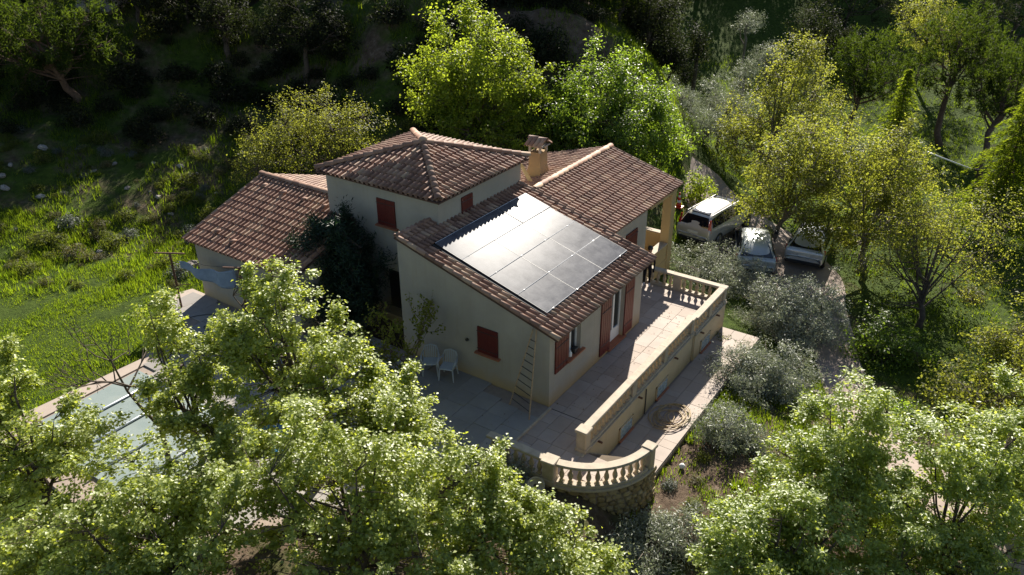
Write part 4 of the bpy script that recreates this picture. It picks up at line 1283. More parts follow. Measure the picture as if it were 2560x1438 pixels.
# --- spruces: drooping tiers
def spruce(label, base, h, r, seed, mat='lf_cedar'):
    rs_ = np.random.RandomState(seed)
    t = empty('spruce', base); tag(t, label, 'conifer', 'tiered conifers')
    mb = MB(); mb.tube([(0, 0, -.2), (0.03, 0, h*.5), (0, 0, h)], [.13, .08, .012], 7)
    C = []; D = []; Nn = []
    z = .7
    while z < h-.1:
        f = 1-(z/h); rl = r*(f**.8)*rs_.uniform(.85, 1.1)+.08
        nb = max(5, int(9*f+4)); a0 = rs_.uniform(0, 6.28)
        for b in range(nb):
            a = a0+6.283*b/nb+rs_.normal()*.12; ln = rl*rs_.uniform(.55, 1.25)
            rise = .25*ln; pts = []
            for q in np.linspace(0, 1, 5):
                pts.append((math.cos(a)*ln*q, math.sin(a)*ln*q, z+rise*math.sin(q*2.2)-.38*ln*q*q))
            mb.tube(pts, [.022*f+.008, .016*f+.006, .012*f+.004, .006, .003], 4, False)
            m = int(26+70*ln)
            q = rs_.uniform(.12, 1.03, m); wsp = (.06+.17*(1-q)*ln+.05)*1.3
            px = np.interp(q, np.linspace(0, 1, 5), [p[0] for p in pts]); py = np.interp(q, np.linspace(0, 1, 5), [p[1] for p in pts]); pz = np.interp(q, np.linspace(0, 1, 5), [p[2] for p in pts])
            sd = rs_.uniform(-1, 1, m)*wsp
            C.append(np.stack([px-math.sin(a)*sd, py+math.cos(a)*sd, pz-np.abs(sd)*.35-rs_.uniform(0, .10, m)], 1))
            D.append(np.stack([np.cos(a+sd*2.2), np.sin(a+sd*2.2), -.35+0*q], 1))
            Nn.append(np.stack([rs_.normal(size=m)*.8, rs_.normal(size=m)*.8, .8*np.ones(m)], 1))
        z += .20+.10*f
    C = np.concatenate(C); D = np.concatenate(D); Nn = np.concatenate(Nn)
    link('crown', leaf_mesh('crown', C, Nn, D, rs_.uniform(.10, .26, len(C)), .042, M[mat], .1), t)
    mb.build('trunk', M['bark_p'], t, True)
spruce('light green tiered spruce between the pines and the spring tree', foot(42, 20.6), 7.0, 2.0, 70)
spruce('large drooping conifer at the right edge', foot(36, 23.4), 8.0, 2.6, 71)
spruce('young conifer beyond the leaning pole', foot(40, 26.5), 4.2, 1.7, 72)

# --- pale spring trees around the parked cars
SP = dict(L=.105, Wd=.068, gap=.3, twigs=.95, outn=.8, upn=.6)
tree('spring_tree', 'tall pale-leaved tree above the parked cars', 'tree', foot(41.5, 13.6), lob((42, 14.8, 3.6, 2.2, 2.0), (42, 13.0, 2.0, 2.2, 1.7), (41.6, 16.2, 1.8, 2.2, 1.7), (41.4, 12.0, .6, 1.5, 1.2), (42, 15.0, 5.0, 1.2, 1.2)), M['lf_yellow'], 'bark_g', nclump=620, lpc=30, cr=.32, tr=.2, seed=80, shoots=30, **SP)
tree('spring_tree', 'yellow-green tree whose trunk stands between the small car and the white car', 'tree', foot(34.6, 12.3), lob((34, 12.2, 2.2, 1.8, 1.7), (34.2, 13.4, 3.2, 1.6, 1.4), (33.8, 11.4, 1.0, 1.3, 1.2), (34, 13.6, 1.0, 1.5, 1.4), (32.4, 13.3, .2, 1.1, .8)), M['lf_yellow'], 'bark_g', nclump=520, lpc=28, cr=.30, tr=.13, seed=81, shoots=18, **SP)
tree('spring_tree', 'yellow-green tree overhanging the white car', 'tree', foot(32.6, 15.6), lob((33, 15.0, 2.4, 2.0, 1.7), (33, 17.2, 1.4, 2.0, 1.8), (32.5, 15.4, .2, 1.7, 1.2), (33, 16.4, 3.2, 1.7, 1.3), (32, 18.0, .0, 1.4, 1.2), (31.8, 14.0, .1, 1.2, .8)), M['lf_yellow'], 'bark_g', nclump=620, lpc=28, cr=.30, tr=.16, seed=82, shoots=18, **SP)
tree('bare_tree', 'half-bare forked tree with budding twigs on the right', 'tree', foot(27.6, 16.2), lob((29, 14.6, -.2, 1.6, 1.5), (29, 16.6, 1.6, 1.9, 1.7), (29.5, 19.0, 1.2, 2.2, 2.0), (29, 18.4, -.6, 1.8, 1.3), (29, 15.6, .8, 1.5, 1.5)), M['lf_yellow'], 'bark', nclump=620, lpc=14, cr=.32, L=.085, Wd=.055, tr=.13, seed=83, gap=.2, twigs=.8, limbs_per=5, split=.3, outn=.8)
tree('spring_tree', 'yellow-green undergrowth tree at the right edge', 'tree', foot(24, 18.0), lob((24, 17.4, -1.1, 1.5, 1.2), (24.6, 19.4, -.6, 1.6, 1.4)), M['lf_yellow'], 'bark_g', nclump=260, lpc=26, cr=.28, tr=.08, seed=84, **SP)
tree('spring_tree', 'budding thicket below the half-bare tree', 'bush', foot(22.4, 15.4), lob((22.4, 15.4, -1.6, 1.5, .9), (21.5, 17.0, -1.4, 1.5, 1.0)), M['lf_yellow'], 'bark_g', nclump=220, lpc=24, cr=.28, tr=.06, seed=85, **SP)
tree('bush', 'dark glossy evergreen bush beside the driveway', 'bush', foot(25.6, 13.7), lob((25.6, 13.6, -1.6, 1.25, 1.2), (25.2, 14.6, -1.8, 1.0, .9)), M['lf_bright2'], nclump=150, lpc=36, cr=.26, L=.10, Wd=.065, tr=.06, seed=86, outn=.8)
tree('bush', 'small dark bush by the lower end of the driveway', 'bush', foot(21, 12.6), lob((21, 12.7, -2.0, .9, .8)), M['lf_bright2'], nclump=80, lpc=34, cr=.24, L=.10, Wd=.065, tr=.05, seed=87, outn=.8)

# --- grey olives round the terrace
OT = dict(lpc=80, cr=.22, L=.095, Wd=.026, tr=.08, outn=.9, upn=.35, rndn=1.0, droop=0, twigs=.45, shell=.35)
tree('olive_tree', 'wide silvery olive behind the end of the balustrade', 'olive tree', foot(31, 8.6), lob((30.6, 7.5, -.95, 1.7, 1.0), (30.6, 9.3, -1.15, 1.8, 1.05), (30.2, 8.6, -1.4, 1.9, .9)), M['lf_olive'], 'bark_g', nclump=360, seed=90, group='olive trees', **OT)
tree('olive_tree', 'round silvery olive between the terrace and the driveway', 'olive tree', foot(27, 10.8), lob((27, 10.1, -.8, 1.45, 1.1), (27, 11.6, -.8, 1.45, 1.15), (26.6, 10.9, -1.3, 1.75, .9)), M['lf_olive'], 'bark_g', nclump=330, seed=91, group='olive trees', **OT)
tree('olive_tree', 'silvery olive leaning over the lower walk', 'olive tree', foot(22.8, 8.9), lob((22.8, 7.8, -1.0, 1.3, .75), (22.8, 9.1, -.95, 1.35, .9), (22.5, 8.4, -1.25, 1.5, .7)), M['lf_olive'], 'bark_g', nclump=330, seed=92, group='olive trees', **OT)
tree('olive_tree', 'small straggly olive on the dry bank below the walk', 'olive tree', foot(19.4, 6.6), lob((19.5, 6.4, -.75, .95, .6), (19.2, 7.0, -1.0, .7, .5)), M['lf_olive'], 'bark_g', nclump=120, seed=93, group='olive trees', **OT)
tree('olive_tree', 'low olive bush at the bottom edge below the rubble wall', 'olive tree', foot(14.9, 3.8), lob((15.0, 3.2, -1.1, 1.1, .6), (15.3, 4.4, -1.0, .9, .6), (15.6, 3.7, -1.2, .8, .5)), M['lf_olive'], 'bark_g', nclump=210, seed=94, group='olive trees', **OT)
tree('olive_tree', 'olive bush pressed against the curved balustrade', 'olive tree', foot(16.4, -.55), lob((16.5, -.85, -.1, .85, .75), (16.6, .0, -.3, .7, .65)), M['lf_olive'], 'bark_g', nclump=170, seed=95, group='olive trees', **OT)
tree('oleander', 'tall dark oleander against the tower wall', 'shrub', (.7, 8.9, 0.0), [(.6, 8.5, 2.75, .9, 1.1), (.45, 9.4, 2.1, 1.05, 1.3), (.4, 7.9, 1.6, .95, 1.3), (.1, 8.6, 1.0, 1.3, 1.0)], M['lf_ole'], nclump=380, lpc=60, cr=.24, L=.17, Wd=.03, tr=.05, seed=96, outn=.7, upn=.3, shoots=16, droop=-.3)
# bare shrub in front of the gable
bs = np.random.RandomState(97); mbw = MB(); LC = []
bx, by = -1.5, 4.7
def grow(p, d, ln, r_, depth):
    q = p+d*ln; mid = p+d*ln*.5+bs.normal(size=3)*.03
    mbw.tube([p, mid, q], [r_, r_*.8, r_*.55], 4, False)
    if depth <= 2:
        for t in np.linspace(.1, 1, 8):
            LC.append(p+(q-p)*t+bs.normal(size=3)*.025)
    if depth == 0: return
    for _ in range(3 if depth > 1 else 2):
        nd = d+bs.normal(size=3)*.42+np.array([0, 0, .22]); nd /= np.linalg.norm(nd)
        grow(q, nd, ln*bs.uniform(.65, .9), r_*.55, depth-1)
for _ in range(7):
    d = bs.normal(size=3)*.45+np.array([0, 0, .9]); d /= np.linalg.norm(d)
    grow(np.array([0, 0, .0]), d, .62, .02, 3)
t_ = empty('bare_shrub', (-1.0, 4.5, .08)); t_.scale = (1.5, 1.5, 1.45); tag(t_, 'thin budding shrub with bare stems in front of the gable wall', 'shrub')
LC = np.array(LC)
link('crown', leaf_mesh('crown', LC, bs.normal(size=LC.shape), bs.normal(size=LC.shape), .07, .045, M['lf_yellow']), t_)
mbw.build('stems', M['twig'], t_, True)
# leafless tree in front of the pool
def bare(label, base, h, seed, tr, spread=.5):
    bs_ = np.random.RandomState(seed); mb = MB()
    def g(p, d, ln, r_, dep):
        q = p+d*ln; m_ = p+d*ln*.5+bs_.normal(size=3)*.04*ln
        mb.tube([p, m_, q], [r_, r_*.85, r_*.62], 5, False)
        if dep == 0: return
        for c in range(2 if dep > 3 else 3):
            nd = d+bs_.normal(size=3)*spread+np.array([0, 0, .18]); nd /= np.linalg.norm(nd)
            g(q, nd, ln*bs_.uniform(.58, .82), r_*.6, dep-1)
    g(np.array([0, 0, -.2]), np.array([.05, .03, 1.]), h*.42, tr, 5)
    t = empty('bare_tree', base); tag(t, label, 'tree')
    mb.build('trunk', M['bark'], t, True)
x_, y_ = uw2xy(16.6, -9.1)
bare('leafless dark tree standing in front of the pool cover', (x_, y_, -.2), 4.6, 5, .085)

# --- foreground trees
FG = dict(lpc=88, cr=.175, upn=1.1, outn=.3, rndn=.5, gap=.45, twigs=.85, shell=.42, droop=.3, flat=.6)
tree('maple_tree', 'leafy maple in front of the garage with a tall leading shoot', 'tree', foot(16.2, -5.0), lob((17, -5.5, 4.9, 1.0, 1.4), (17, -6.3, 4.3, 1.2, 1.2), (16.6, -4.1, 3.55, 1.15, 1.1), (16.4, -5.2, 3.0, 1.9, 1.3), (16.8, -6.9, 3.5, 1.0, 1.0)), M['lf_fore'], nclump=380, L=.08, Wd=.07, tr=.16, seed=100, shoots=7, **FG)
tree('maple_tree', 'slim maple rising beside the pool', 'tree', foot(16.4, -8.2), lob((17, -8.5, 4.2, .65, 1.2), (16.6, -7.7, 3.2, .9, 1.1), (16.4, -8.6, 2.4, .8, .8), (15.6, -7.3, 2.1, 1.0, .8)), M['lf_fore'], nclump=165, L=.08, Wd=.07, tr=.09, seed=101, shoots=3, **FG)
tree('maple_tree', 'maple at the left edge in front of the lawn', 'tree', foot(14.6, -11.0), lob((15, -11.8, 3.9, 1.0, 1.3), (14.8, -10.6, 2.6, 1.2, 1.2), (14.5, -11.6, 2.0, 1.3, 1.3)), M['lf_fore'], nclump=228, L=.08, Wd=.07, tr=.13, seed=102, shoots=5, **FG)
tree('maple_tree', 'maple whose crown reaches to the ladder side of the gable', 'tree', foot(15.6, -3.2), lob((16, -2.7, 2.55, .95, .85), (15.8, -3.5, 2.4, 1.2, 1.1), (15.6, -2.7, 1.5, 1.3, 1.0)), M['lf_fore'], nclump=228, L=.08, Wd=.07, tr=.12, seed=103, shoots=4, **FG)
tree('maple_tree', 'broad maple crown at the bottom left', 'tree', foot(12.0, -7.0), lob((12.6, -8.2, 2.6, 1.5, 1.2), (12.4, -6.4, 2.9, 1.5, 1.3), (11.6, -7.4, 1.6, 1.8, 1.2), (12.0, -9.6, 1.8, 1.4, 1.2), (14.0, -6.5, 2.2, 1.2, 1.0)), M['lf_fore'], nclump=520, L=.079, Wd=.068, tr=.17, seed=104, shoots=7, **FG)
tree('maple_tree', 'broad maple crown at the bottom centre-left', 'tree', foot(12.6, -3.4), lob((13.2, -4.6, 3.3, 1.4, 1.3), (13, -3.0, 2.9, 1.5, 1.3), (12.4, -3.8, 1.8, 1.9, 1.3), (12.6, -2.2, 1.4, 1.2, 1.1)), M['lf_fore'], nclump=408, L=.079, Wd=.068, tr=.17, seed=105, shoots=7, **FG)
tree('maple_tree', 'maple below the olive bush at the bottom centre', 'tree', foot(13.2, -.7), lob((13.6, -.9, 2.3, 1.0, 1.1), (13.3, -.2, 1.4, 1.2, 1.2), (12.8, -1.2, 1.0, 1.3, 1.1)), M['lf_fore'], nclump=228, L=.079, Wd=.068, tr=.12, seed=106, shoots=4, **FG)
tree('maple_tree', 'low maple tops under the rubble wall at the bottom edge', 'tree', foot(12.6, 1.2), lob((13, .6, 1.15, .9, .85), (12.8, 1.5, .6, 1.0, .6), (12.3, .8, .2, 1.2, .7), (12.4, 1.9, .0, .9, .5), (13.5, 1.1, .9, .75, .75)), M['lf_fore'], nclump=330, L=.079, Wd=.068, tr=.11, seed=107, shoots=4, **FG)
FR = dict(FG); FR['gap'] = .44
tree('ash_tree', 'tallest leafy ash at the bottom right', 'tree', foot(14.4, 7.4), lob((15, 7.9, 2.9, .9, 1.2), (14.8, 7.1, 2.0, 1.2, 1.0), (14.6, 8.2, 1.3, 1.3, 1.1)), M['lf_fore2'], nclump=246, L=.092, Wd=.05, tr=.13, seed=110, shoots=5, **FR)
tree('ash_tree', 'broad leafy ash left of the tallest one at the bottom right', 'tree', foot(12.6, 4.9), lob((13, 5.5, 1.6, 1.25, .95), (12.8, 4.7, .9, 1.0, .8), (12.3, 5.6, .5, 1.6, 1.0), (13.4, 6.5, 1.6, 1.2, .9), (12.2, 7.4, .5, 1.4, 1.0)), M['lf_fore2'], nclump=456, L=.092, Wd=.05, tr=.14, seed=111, shoots=7, **FR)
tree('ash_tree', 'broad leafy ash right of the tallest one at the bottom right', 'tree', foot(13.4, 9.6), lob((14.2, 9.6, 2.4, 1.2, 1.2), (14, 10.8, 2.4, 1.3, 1.2), (13.4, 9.2, 1.2, 1.7, 1.3), (13.2, 10.8, .9, 1.5, 1.2), (12.4, 8.6, .3, 1.6, 1.1), (12.4, 10.4, .1, 1.6, 1.1)), M['lf_fore2'], nclump=531, L=.092, Wd=.05, tr=.15, seed=112, shoots=8, **FR)
tree('ash_tree', 'leafy ash cut by the right edge', 'tree', foot(15.6, 12.4), lob((16, 12.5, 1.9, 1.3, 1.2), (15.6, 13.4, 1.0, 1.5, 1.3), (15.2, 12.2, .6, 1.3, 1.1)), M['lf_fore2'], nclump=246, L=.092, Wd=.05, tr=.13, seed=113, shoots=5, **FR)

# --- hillside shrubs: a few shapes, many individuals
def shrub_proto(seed, mat, n, L, Wd, r, h, up_=.6):
    rs_ = np.random.RandomState(seed)
    d = unit(rs_, n); d[:, 2] = np.abs(d[:, 2])
    f = 1-np.abs(rs_.normal(size=n))*.35; f = f*(1+.25*np.sin(d[:, 0]*5)*np.sin(d[:, 1]*6+1))
    C = d*f[:, None]*np.array([r, r, h])+np.array([0, 0, h*.12])
    return leaf_mesh('foliage', C, d*.7+rs_.normal(size=(n, 3))*.7+np.array([0, 0, up_]), rs_.normal(size=(n, 3))+d*.8+np.array([0, 0, .5]), L*rs_.uniform(.6, 1.3, n), Wd*rs_.uniform(.6, 1.3, n), mat)
stem_me = MB()
for k in range(5):
    a = k*1.3; stem_me.tube([(0, 0, -.1), (.1*math.cos(a), .1*math.sin(a), .2), (.25*math.cos(a), .25*math.sin(a), .45)], [.025, .018, .006], 4, False)
stem_me = stem_me.mesh('stems', M['twig'])
PR = {'green': [shrub_proto(200+k, M['lf_shrub'], 900, .10, .05, .6, .55) for k in range(3)],
      'scrub': [shrub_proto(210+k, M['lf_scrub'], 800, .10, .035, .6, .5) for k in range(2)],
      'grey': [shrub_proto(220+k, M['lf_grey'], 800, .12, .03, .5, .5) for k in range(2)],
      'dark': [shrub_proto(230+k, M['lf_dark'], 900, .11, .06, .7, .8) for k in range(2)]}
KIND = {'green': 'rounded green shrub', 'scrub': 'dry yellowish scrub bush', 'grey': 'grey-leaved bush', 'dark': 'dark evergreen bush'}
def whereabouts(u, w):
    if w > 6: return 'in the meadow right of the house' if u > 26 else 'on the dry bank below the terrace'
    if u > 41: return 'high on the shaded slope at left' if w < -14 else ('high on the shaded slope above the garage' if w < -6 else 'in the deep shade behind the bright trees')
    if w < -20: return 'on the slope at the far left edge'
    if w < -14: return 'on the lit slope left of the garage roof' if u < 35 else 'at the shadow line of the left slope'
    return 'on the slope just above the garage roof' if w < -7 else 'behind the tower among the trees'
rsh = np.random.RandomState(300)
def put_shrub(kind, u, w, s):
    x, y = uw2xy(u, w)
    o = empty('shrub', (x, y, gz(x, y)-.03), rsh.uniform(0, 6.28)); o.scale = (s, s, s*rsh.uniform(.75, 1.15))
    tag(o, KIND[kind]+' '+whereabouts(u, w), 'shrub', KIND[kind].replace('bush', 'bushe')+'s '+whereabouts(u, w))
    link('foliage', PR[kind][rsh.randint(len(PR[kind]))], o); link('stems', stem_me, o)
n_ = 0
while n_ < 190:
    u = rsh.uniform(27.5, 50); w = rsh.uniform(-28, 5)
    if u < 33 and w > -12.5: continue
    if abs(w)/u > .72: continue
    k = rsh.rand()
    if u > 39: kind = 'dark' if k < .92 else 'green'
    else: kind = 'green' if k < .5 else ('scrub' if k < .8 else 'grey')
    put_shrub(kind, u, w, rsh.uniform(.3, 1.15) if u < 38 else rsh.uniform(.6, 1.4)); n_ += 1
n_ = 0
while n_ < 120:                                   # low scrub thickly covering the sunny part
    u = rsh.uniform(27.5, 38.5); w = rsh.uniform(-27, -9)
    if (u < 31.5 and w > -13.5) or abs(w)/u > .72: continue
    k = rsh.rand(); put_shrub('green' if k < .55 else ('scrub' if k < .85 else 'grey'), u, w, rsh.uniform(.22, .7)); n_ += 1
n_ = 0
while n_ < 45:
    u = rsh.uniform(38, 46); w = rsh.uniform(-28, 3)
    if abs(w)/u > .72: continue
    put_shrub('dark', u, w, rsh.uniform(.9, 1.9)); n_ += 1
for u, w in ((18.2, 3.6), (19.0, 4.6), (17.4, 4.4), (18.6, 5.6), (17.0, 3.4), (20.2, 7.4), (16.6, 4.9)):
    put_shrub('green' if rsh.rand() < .5 else 'grey', u, w, rsh.uniform(.28, .6))
for u, w, kind, s in ((41, 19, 'green', .8), (38, 17.5, 'scrub', 1), (56, 14, 'green', 1), (60, 17, 'scrub', 1.2), (58, 12.5, 'dark', 1.5), (62, 20, 'green', 1.2), (48, 18, 'green', .8), (30, 19.5, 'scrub', 1.1), (27, 20, 'scrub', .9),
                      (36, 12.4, 'green', .9), (37.5, 10.6, 'green', 1.0), (20.6, 5.6, 'green', .6), (17.6, 5.2, 'scrub', .5), (18.4, 4.4, 'green', .4), (25.2, 7.6, 'green', .8), (29, 12.6, 'green', .7), (40, 8.6, 'green', 1.2), (41, 6.6, 'dark', 1.2), (39.5, 1.0, 'dark', 1.4), (39, -4.8, 'green', 1.3)):
    put_shrub(kind, u, w, s)

# --- grass: nobody could count it
def grass(n, region, hmin, hmax, wd, seed, name, label, mat):
    rs_ = np.random.RandomState(seed)
    u, w, wt = region(rs_, n)
    x = CAM[0]+u*math.cos(YAW)+w*math.sin(YAW); y = CAM[1]+u*math.sin(YAW)-w*math.cos(YAW)
    keep = np.ones(len(x), bool)
    keep &= ~((x > -2.9) & (x < 12.2) & (y > -3.4) & (y < 7.6)) & ~((x > -1.4) & (x < 6.2) & (y > 5) & (y < 14.6))
    pp = np.array([in_poly(a, b) for a, b in zip(x, y)]); keep &= ~pp
    # keep the driveway clear
    DR = np.array([(22.4, 4.2), (20.0, 1.6), (17, -1.6), (12.8, -5.0), (10.0, -6.3), (8.0, -7.5), (5.5, -9.2), (1, -12.5)]); DW = np.array([1.1, 2.9, 3.5, 1.2, .85, .85, .9, .9])
    for i in range(len(DR)-1):
        d = DR[i+1]-DR[i]; t = np.clip(((x-DR[i, 0])*d[0]+(y-DR[i, 1])*d[1])/(d@d), 0, 1)
        dist = np.hypot(x-DR[i, 0]-d[0]*t, y-DR[i, 1]-d[1]*t)
        keep &= dist > (DW[i]+(DW[i+1]-DW[i])*t)
    x, y, wt = x[keep], y[keep], wt[keep]
    nb = 4
    x = np.repeat(x, nb)+rs_.normal(size=len(x)*nb)*.07; y = np.repeat(y, nb)+rs_.normal(size=len(y)*nb)*.07; wt = np.repeat(wt, nb)
    z = ground(x, y)-.02
    N = len(x)
    h = rs_.uniform(hmin, hmax, N)*wt*np.repeat(rs_.uniform(.5, 1.3, N//nb), nb)
    d = rs_.normal(size=(N, 3)); d[:, 2] = 0; d /= np.linalg.norm(d, axis=1)[:, None]
    lean_ = rs_.uniform(.15, .7, N)[:, None]
    B = np.stack([x, y, z], 1); S = np.stack([-d[:, 1], d[:, 0], 0*x], 1)
    tip = B+d*lean_*h[:, None]+np.array([0, 0, 1])*h[:, None]*np.sqrt(np.clip(1-lean_**2*.6, .2, 1))
    w2_ = wd*rs_.uniform(.7, 1.4, N)[:, None]
    V = np.stack([B-S*w2_, B+S*w2_, tip], 1).reshape(-1, 3)
    F = np.arange(N*3).reshape(-1, 3)
    o = link(name, fast_mesh(name, V, F, mat)); tag(o, label, 'grass', None, 'stuff')
def reg_lawn(rs_, n):
    u = rs_.uniform(17, 33, n); w = rs_.uniform(-27, -8, n); ok = (np.abs(w) < u*.75); u, w = u[ok], w[ok]
    x = CAM[0]+u*math.cos(YAW)+w*math.sin(YAW); y = CAM[1]+u*math.sin(YAW)-w*math.cos(YAW)
    q = wob(x, y, 1.4, 4, 2)
    ok = q > -.55; u, w, q = u[ok], w[ok], q[ok]
    return u, w, (.75+.5*sstep(24, 31, u))*(.95+.75*q)
def reg_hill(rs_, n):
    u = rs_.uniform(27, 48, n); w = rs_.uniform(-31, 9, n)
    x = CAM[0]+u*math.cos(YAW)+w*math.sin(YAW); y = CAM[1]+u*math.sin(YAW)-w*math.cos(YAW)
    ok = (np.abs(w) < u*.75) & (wob(x, y, 1.1, 3, 6) > -.12); return u[ok], w[ok], np.ones(ok.sum())*1.2
def reg_right(rs_, n):
    u = 15+50*rs_.uniform(0, 1, n)**1.3; w = rs_.uniform(3, 46, n)
    ok = (w < u*.75) & ((w > 9) | (u < 24) | (u > 36)); u, w = u[ok], w[ok]
    x = CAM[0]+u*math.cos(YAW)+w*math.sin(YAW); y = CAM[1]+u*math.sin(YAW)-w*math.cos(YAW)
    ok2 = (wob(x, y, 1.3, 3, 9) > -.35+.5*(w < 7)*(u < 22)); return u[ok2], w[ok2], np.ones(ok2.sum())*(.7+.4*(u[ok2] > 30))
grass(42000, reg_lawn, .08, .20, .012, 401, 'lawn_grass', 'bright mown grass left of the patio', M['grass'])
grass(22000, reg_hill, .12, .34, .018, 402, 'slope_grass', 'tufts of rough grass over the slope', M['grass'])
def reg_bank(rs_, n):
    u = rs_.uniform(15, 26, n); w = rs_.uniform(2.5, 11, n)
    x = CAM[0]+u*math.cos(YAW)+w*math.sin(YAW); y = CAM[1]+u*math.sin(YAW)-w*math.cos(YAW)
    ok = wob(x, y, 2.2, 3, 4) > .25-.75*sstep(18.5, 21, u); return u[ok], w[ok], np.ones(ok.sum())
grass(16000, reg_bank, .08, .24, .013, 404, 'bank_grass', 'green tufts of grass on the bank beside the lower walk', M['grass'])
grass(46000, reg_right, .10, .26, .016, 403, 'meadow_grass', 'green meadow grass under the trees on the right', M['grass'])

# dry leaves blown over the paving
rl = np.random.RandomState(61); n_l = 260
lx = np.where(rl.rand(n_l) < .45, rl.uniform(-6, 0, n_l), rl.uniform(-1.3, 8.9, n_l)); ly = np.where(lx < -.1, rl.uniform(.1, 9, n_l), rl.uniform(-1.75, -.05, n_l))
ok_ = np.array([(x < -.1 and in_patio(x, y)) or x > 0 for x, y in zip(lx, ly)]); lx, ly = lx[ok_], ly[ok_]
lz = np.where(lx < -.1, .092, .012)
Cc = np.stack([lx, ly, lz], 1); nn_ = rl.normal(size=Cc.shape)*.25+np.array([0, 0, 1]); dd_ = rl.normal(size=Cc.shape)
M['dryleaf'] = foliage('dry_leaf', (.12, .085, .045), (.22, .16, .08), (.05, .03, .01), (.1, .06, .02), .2)
lo_ = link('leaf_litter', leaf_mesh('leaf_litter', Cc, nn_, dd_, rl.uniform(.03, .07, len(Cc)), rl.uniform(.02, .045, len(Cc)), M['dryleaf'])); tag(lo_, 'dry leaves scattered over the patio and terrace', 'leaves', None, 'stuff')
# ------------------------------------------------------------------ cars
def paint(name, col, metal=.35, rough=.28):
    return simple(name, col, rough, metal, .03, 3, 0, .5, .6)
M['tail'] = simple('tail_light', (.35, .015, .012), .15, spec=.7)
M['trim'] = simple('black_trim', (.02, .02, .022), .45)
M['plate'] = simple('number_plate', (.62, .62, .58), .4, var=.1, scale=20)
M['rim'] = simple('alloy_rim', (.45, .45, .46), .3, metal=.9)
M['carglass'] = simple('tinted_car_glass', (.008, .010, .014), .04, spec=.9)
def car(label, cat, loc, heading, st, col, hw, roofglass=False, group='parked cars'):
    """st: stations rear to front (x, z_sill, z_belt, z_roof, half width, half roof width)"""
    c = empty('parked_car', loc, heading); tag(c, label, cat, group)
    pm = paint('car_paint', col)
    def sec(s):
        x, zb, zm, zt, w, wr = s
        zt = max(zt, zm+.012); wr_ = wr
        return [(x, 0, zb), (x, -w*.86, zb), (x, -w*.97, zb+.06), (x, -w, zb+(zm-zb)*.45), (x, -w*.985, zm-.05), (x, -w*.95, zm), (x, -(w*.95+(wr_-w*.95)*.55), zm+(zt-zm)*.55), (x, -wr_, zt-min(.06, (zt-zm)*.3)), (x, -wr_*.72, zt-.006), (x, 0, zt+.012)]
    rows = []
    for s in st:
        h = sec(s); rows.append(h+[(p[0], -p[1], p[2]) for p in h[-2:0:-1]])
    n = len(rows[0]); V = [p for r_ in rows for p in r_]; F = []
    for i in range(len(rows)-1):
        for j in range(n):
            q = (j+1) % n
            F.append((i*n+j, i*n+q, (i+1)*n+q, (i+1)*n+j))
    F.append(tuple(range(n))); F.append(tuple((len(rows)-1)*n+j for j in range(n-1, -1, -1)))
    body = MB().add(V, F).build('body', pm, c, True)
    sb = body.modifiers.new('sub', 'SUBSURF'); sb.levels = 1; sb.render_levels = 2
    S = [np.array([sec(s)[k] for k in range(10)]) for s in st]
    def lerp(A, B, t): return A+(B-A)*t
    def quad_panel(name, mat, P, off, th=.012):
        P = [np.array(p, float) for p in P]
        nn_ = np.cross(P[1]-P[0], P[2]-P[0]); nn_ /= np.linalg.norm(nn_)
        cen = sum(P)/len(P)
        if np.dot(nn_, cen-np.array([0, 0, .6])) < 0: nn_ = -nn_; P = P[::-1]
        hi = [p+nn_*(off+th) for p in P]; lo = [p-nn_*.02 for p in P]; m_ = len(P)
        return MB().add(hi+lo, [tuple(range(m_)), tuple(range(2*m_-1, m_-1, -1))]+[(i, m_+i, m_+(i+1) % m_, (i+1) % m_) for i in range(m_)]).build(name, mat, c)
    return c, S, quad_panel, sec
def wheel(c, x, y, r_=.32):
    w = empty('wheel', (x, y, r_)); w.parent = c
    s_ = 1 if y > 0 else -1
    MB().tube([(0, -.10, 0), (0, -.085, 0), (0, .085, 0), (0, .10, 0)], [r_*.88, r_, r_, r_*.88], 20).build('tyre', M['black'], w, False)
    MB().tube([(0, s_*.08, 0), (0, s_*.108, 0)], [r_*.66, r_*.60], 14).build('rim', M['rim'], w)
    MB().tube([(x*0, -.06, 0), (0, .06, 0)], [r_*1.12, r_*1.12], 20).build('arch', M['trim'], w)
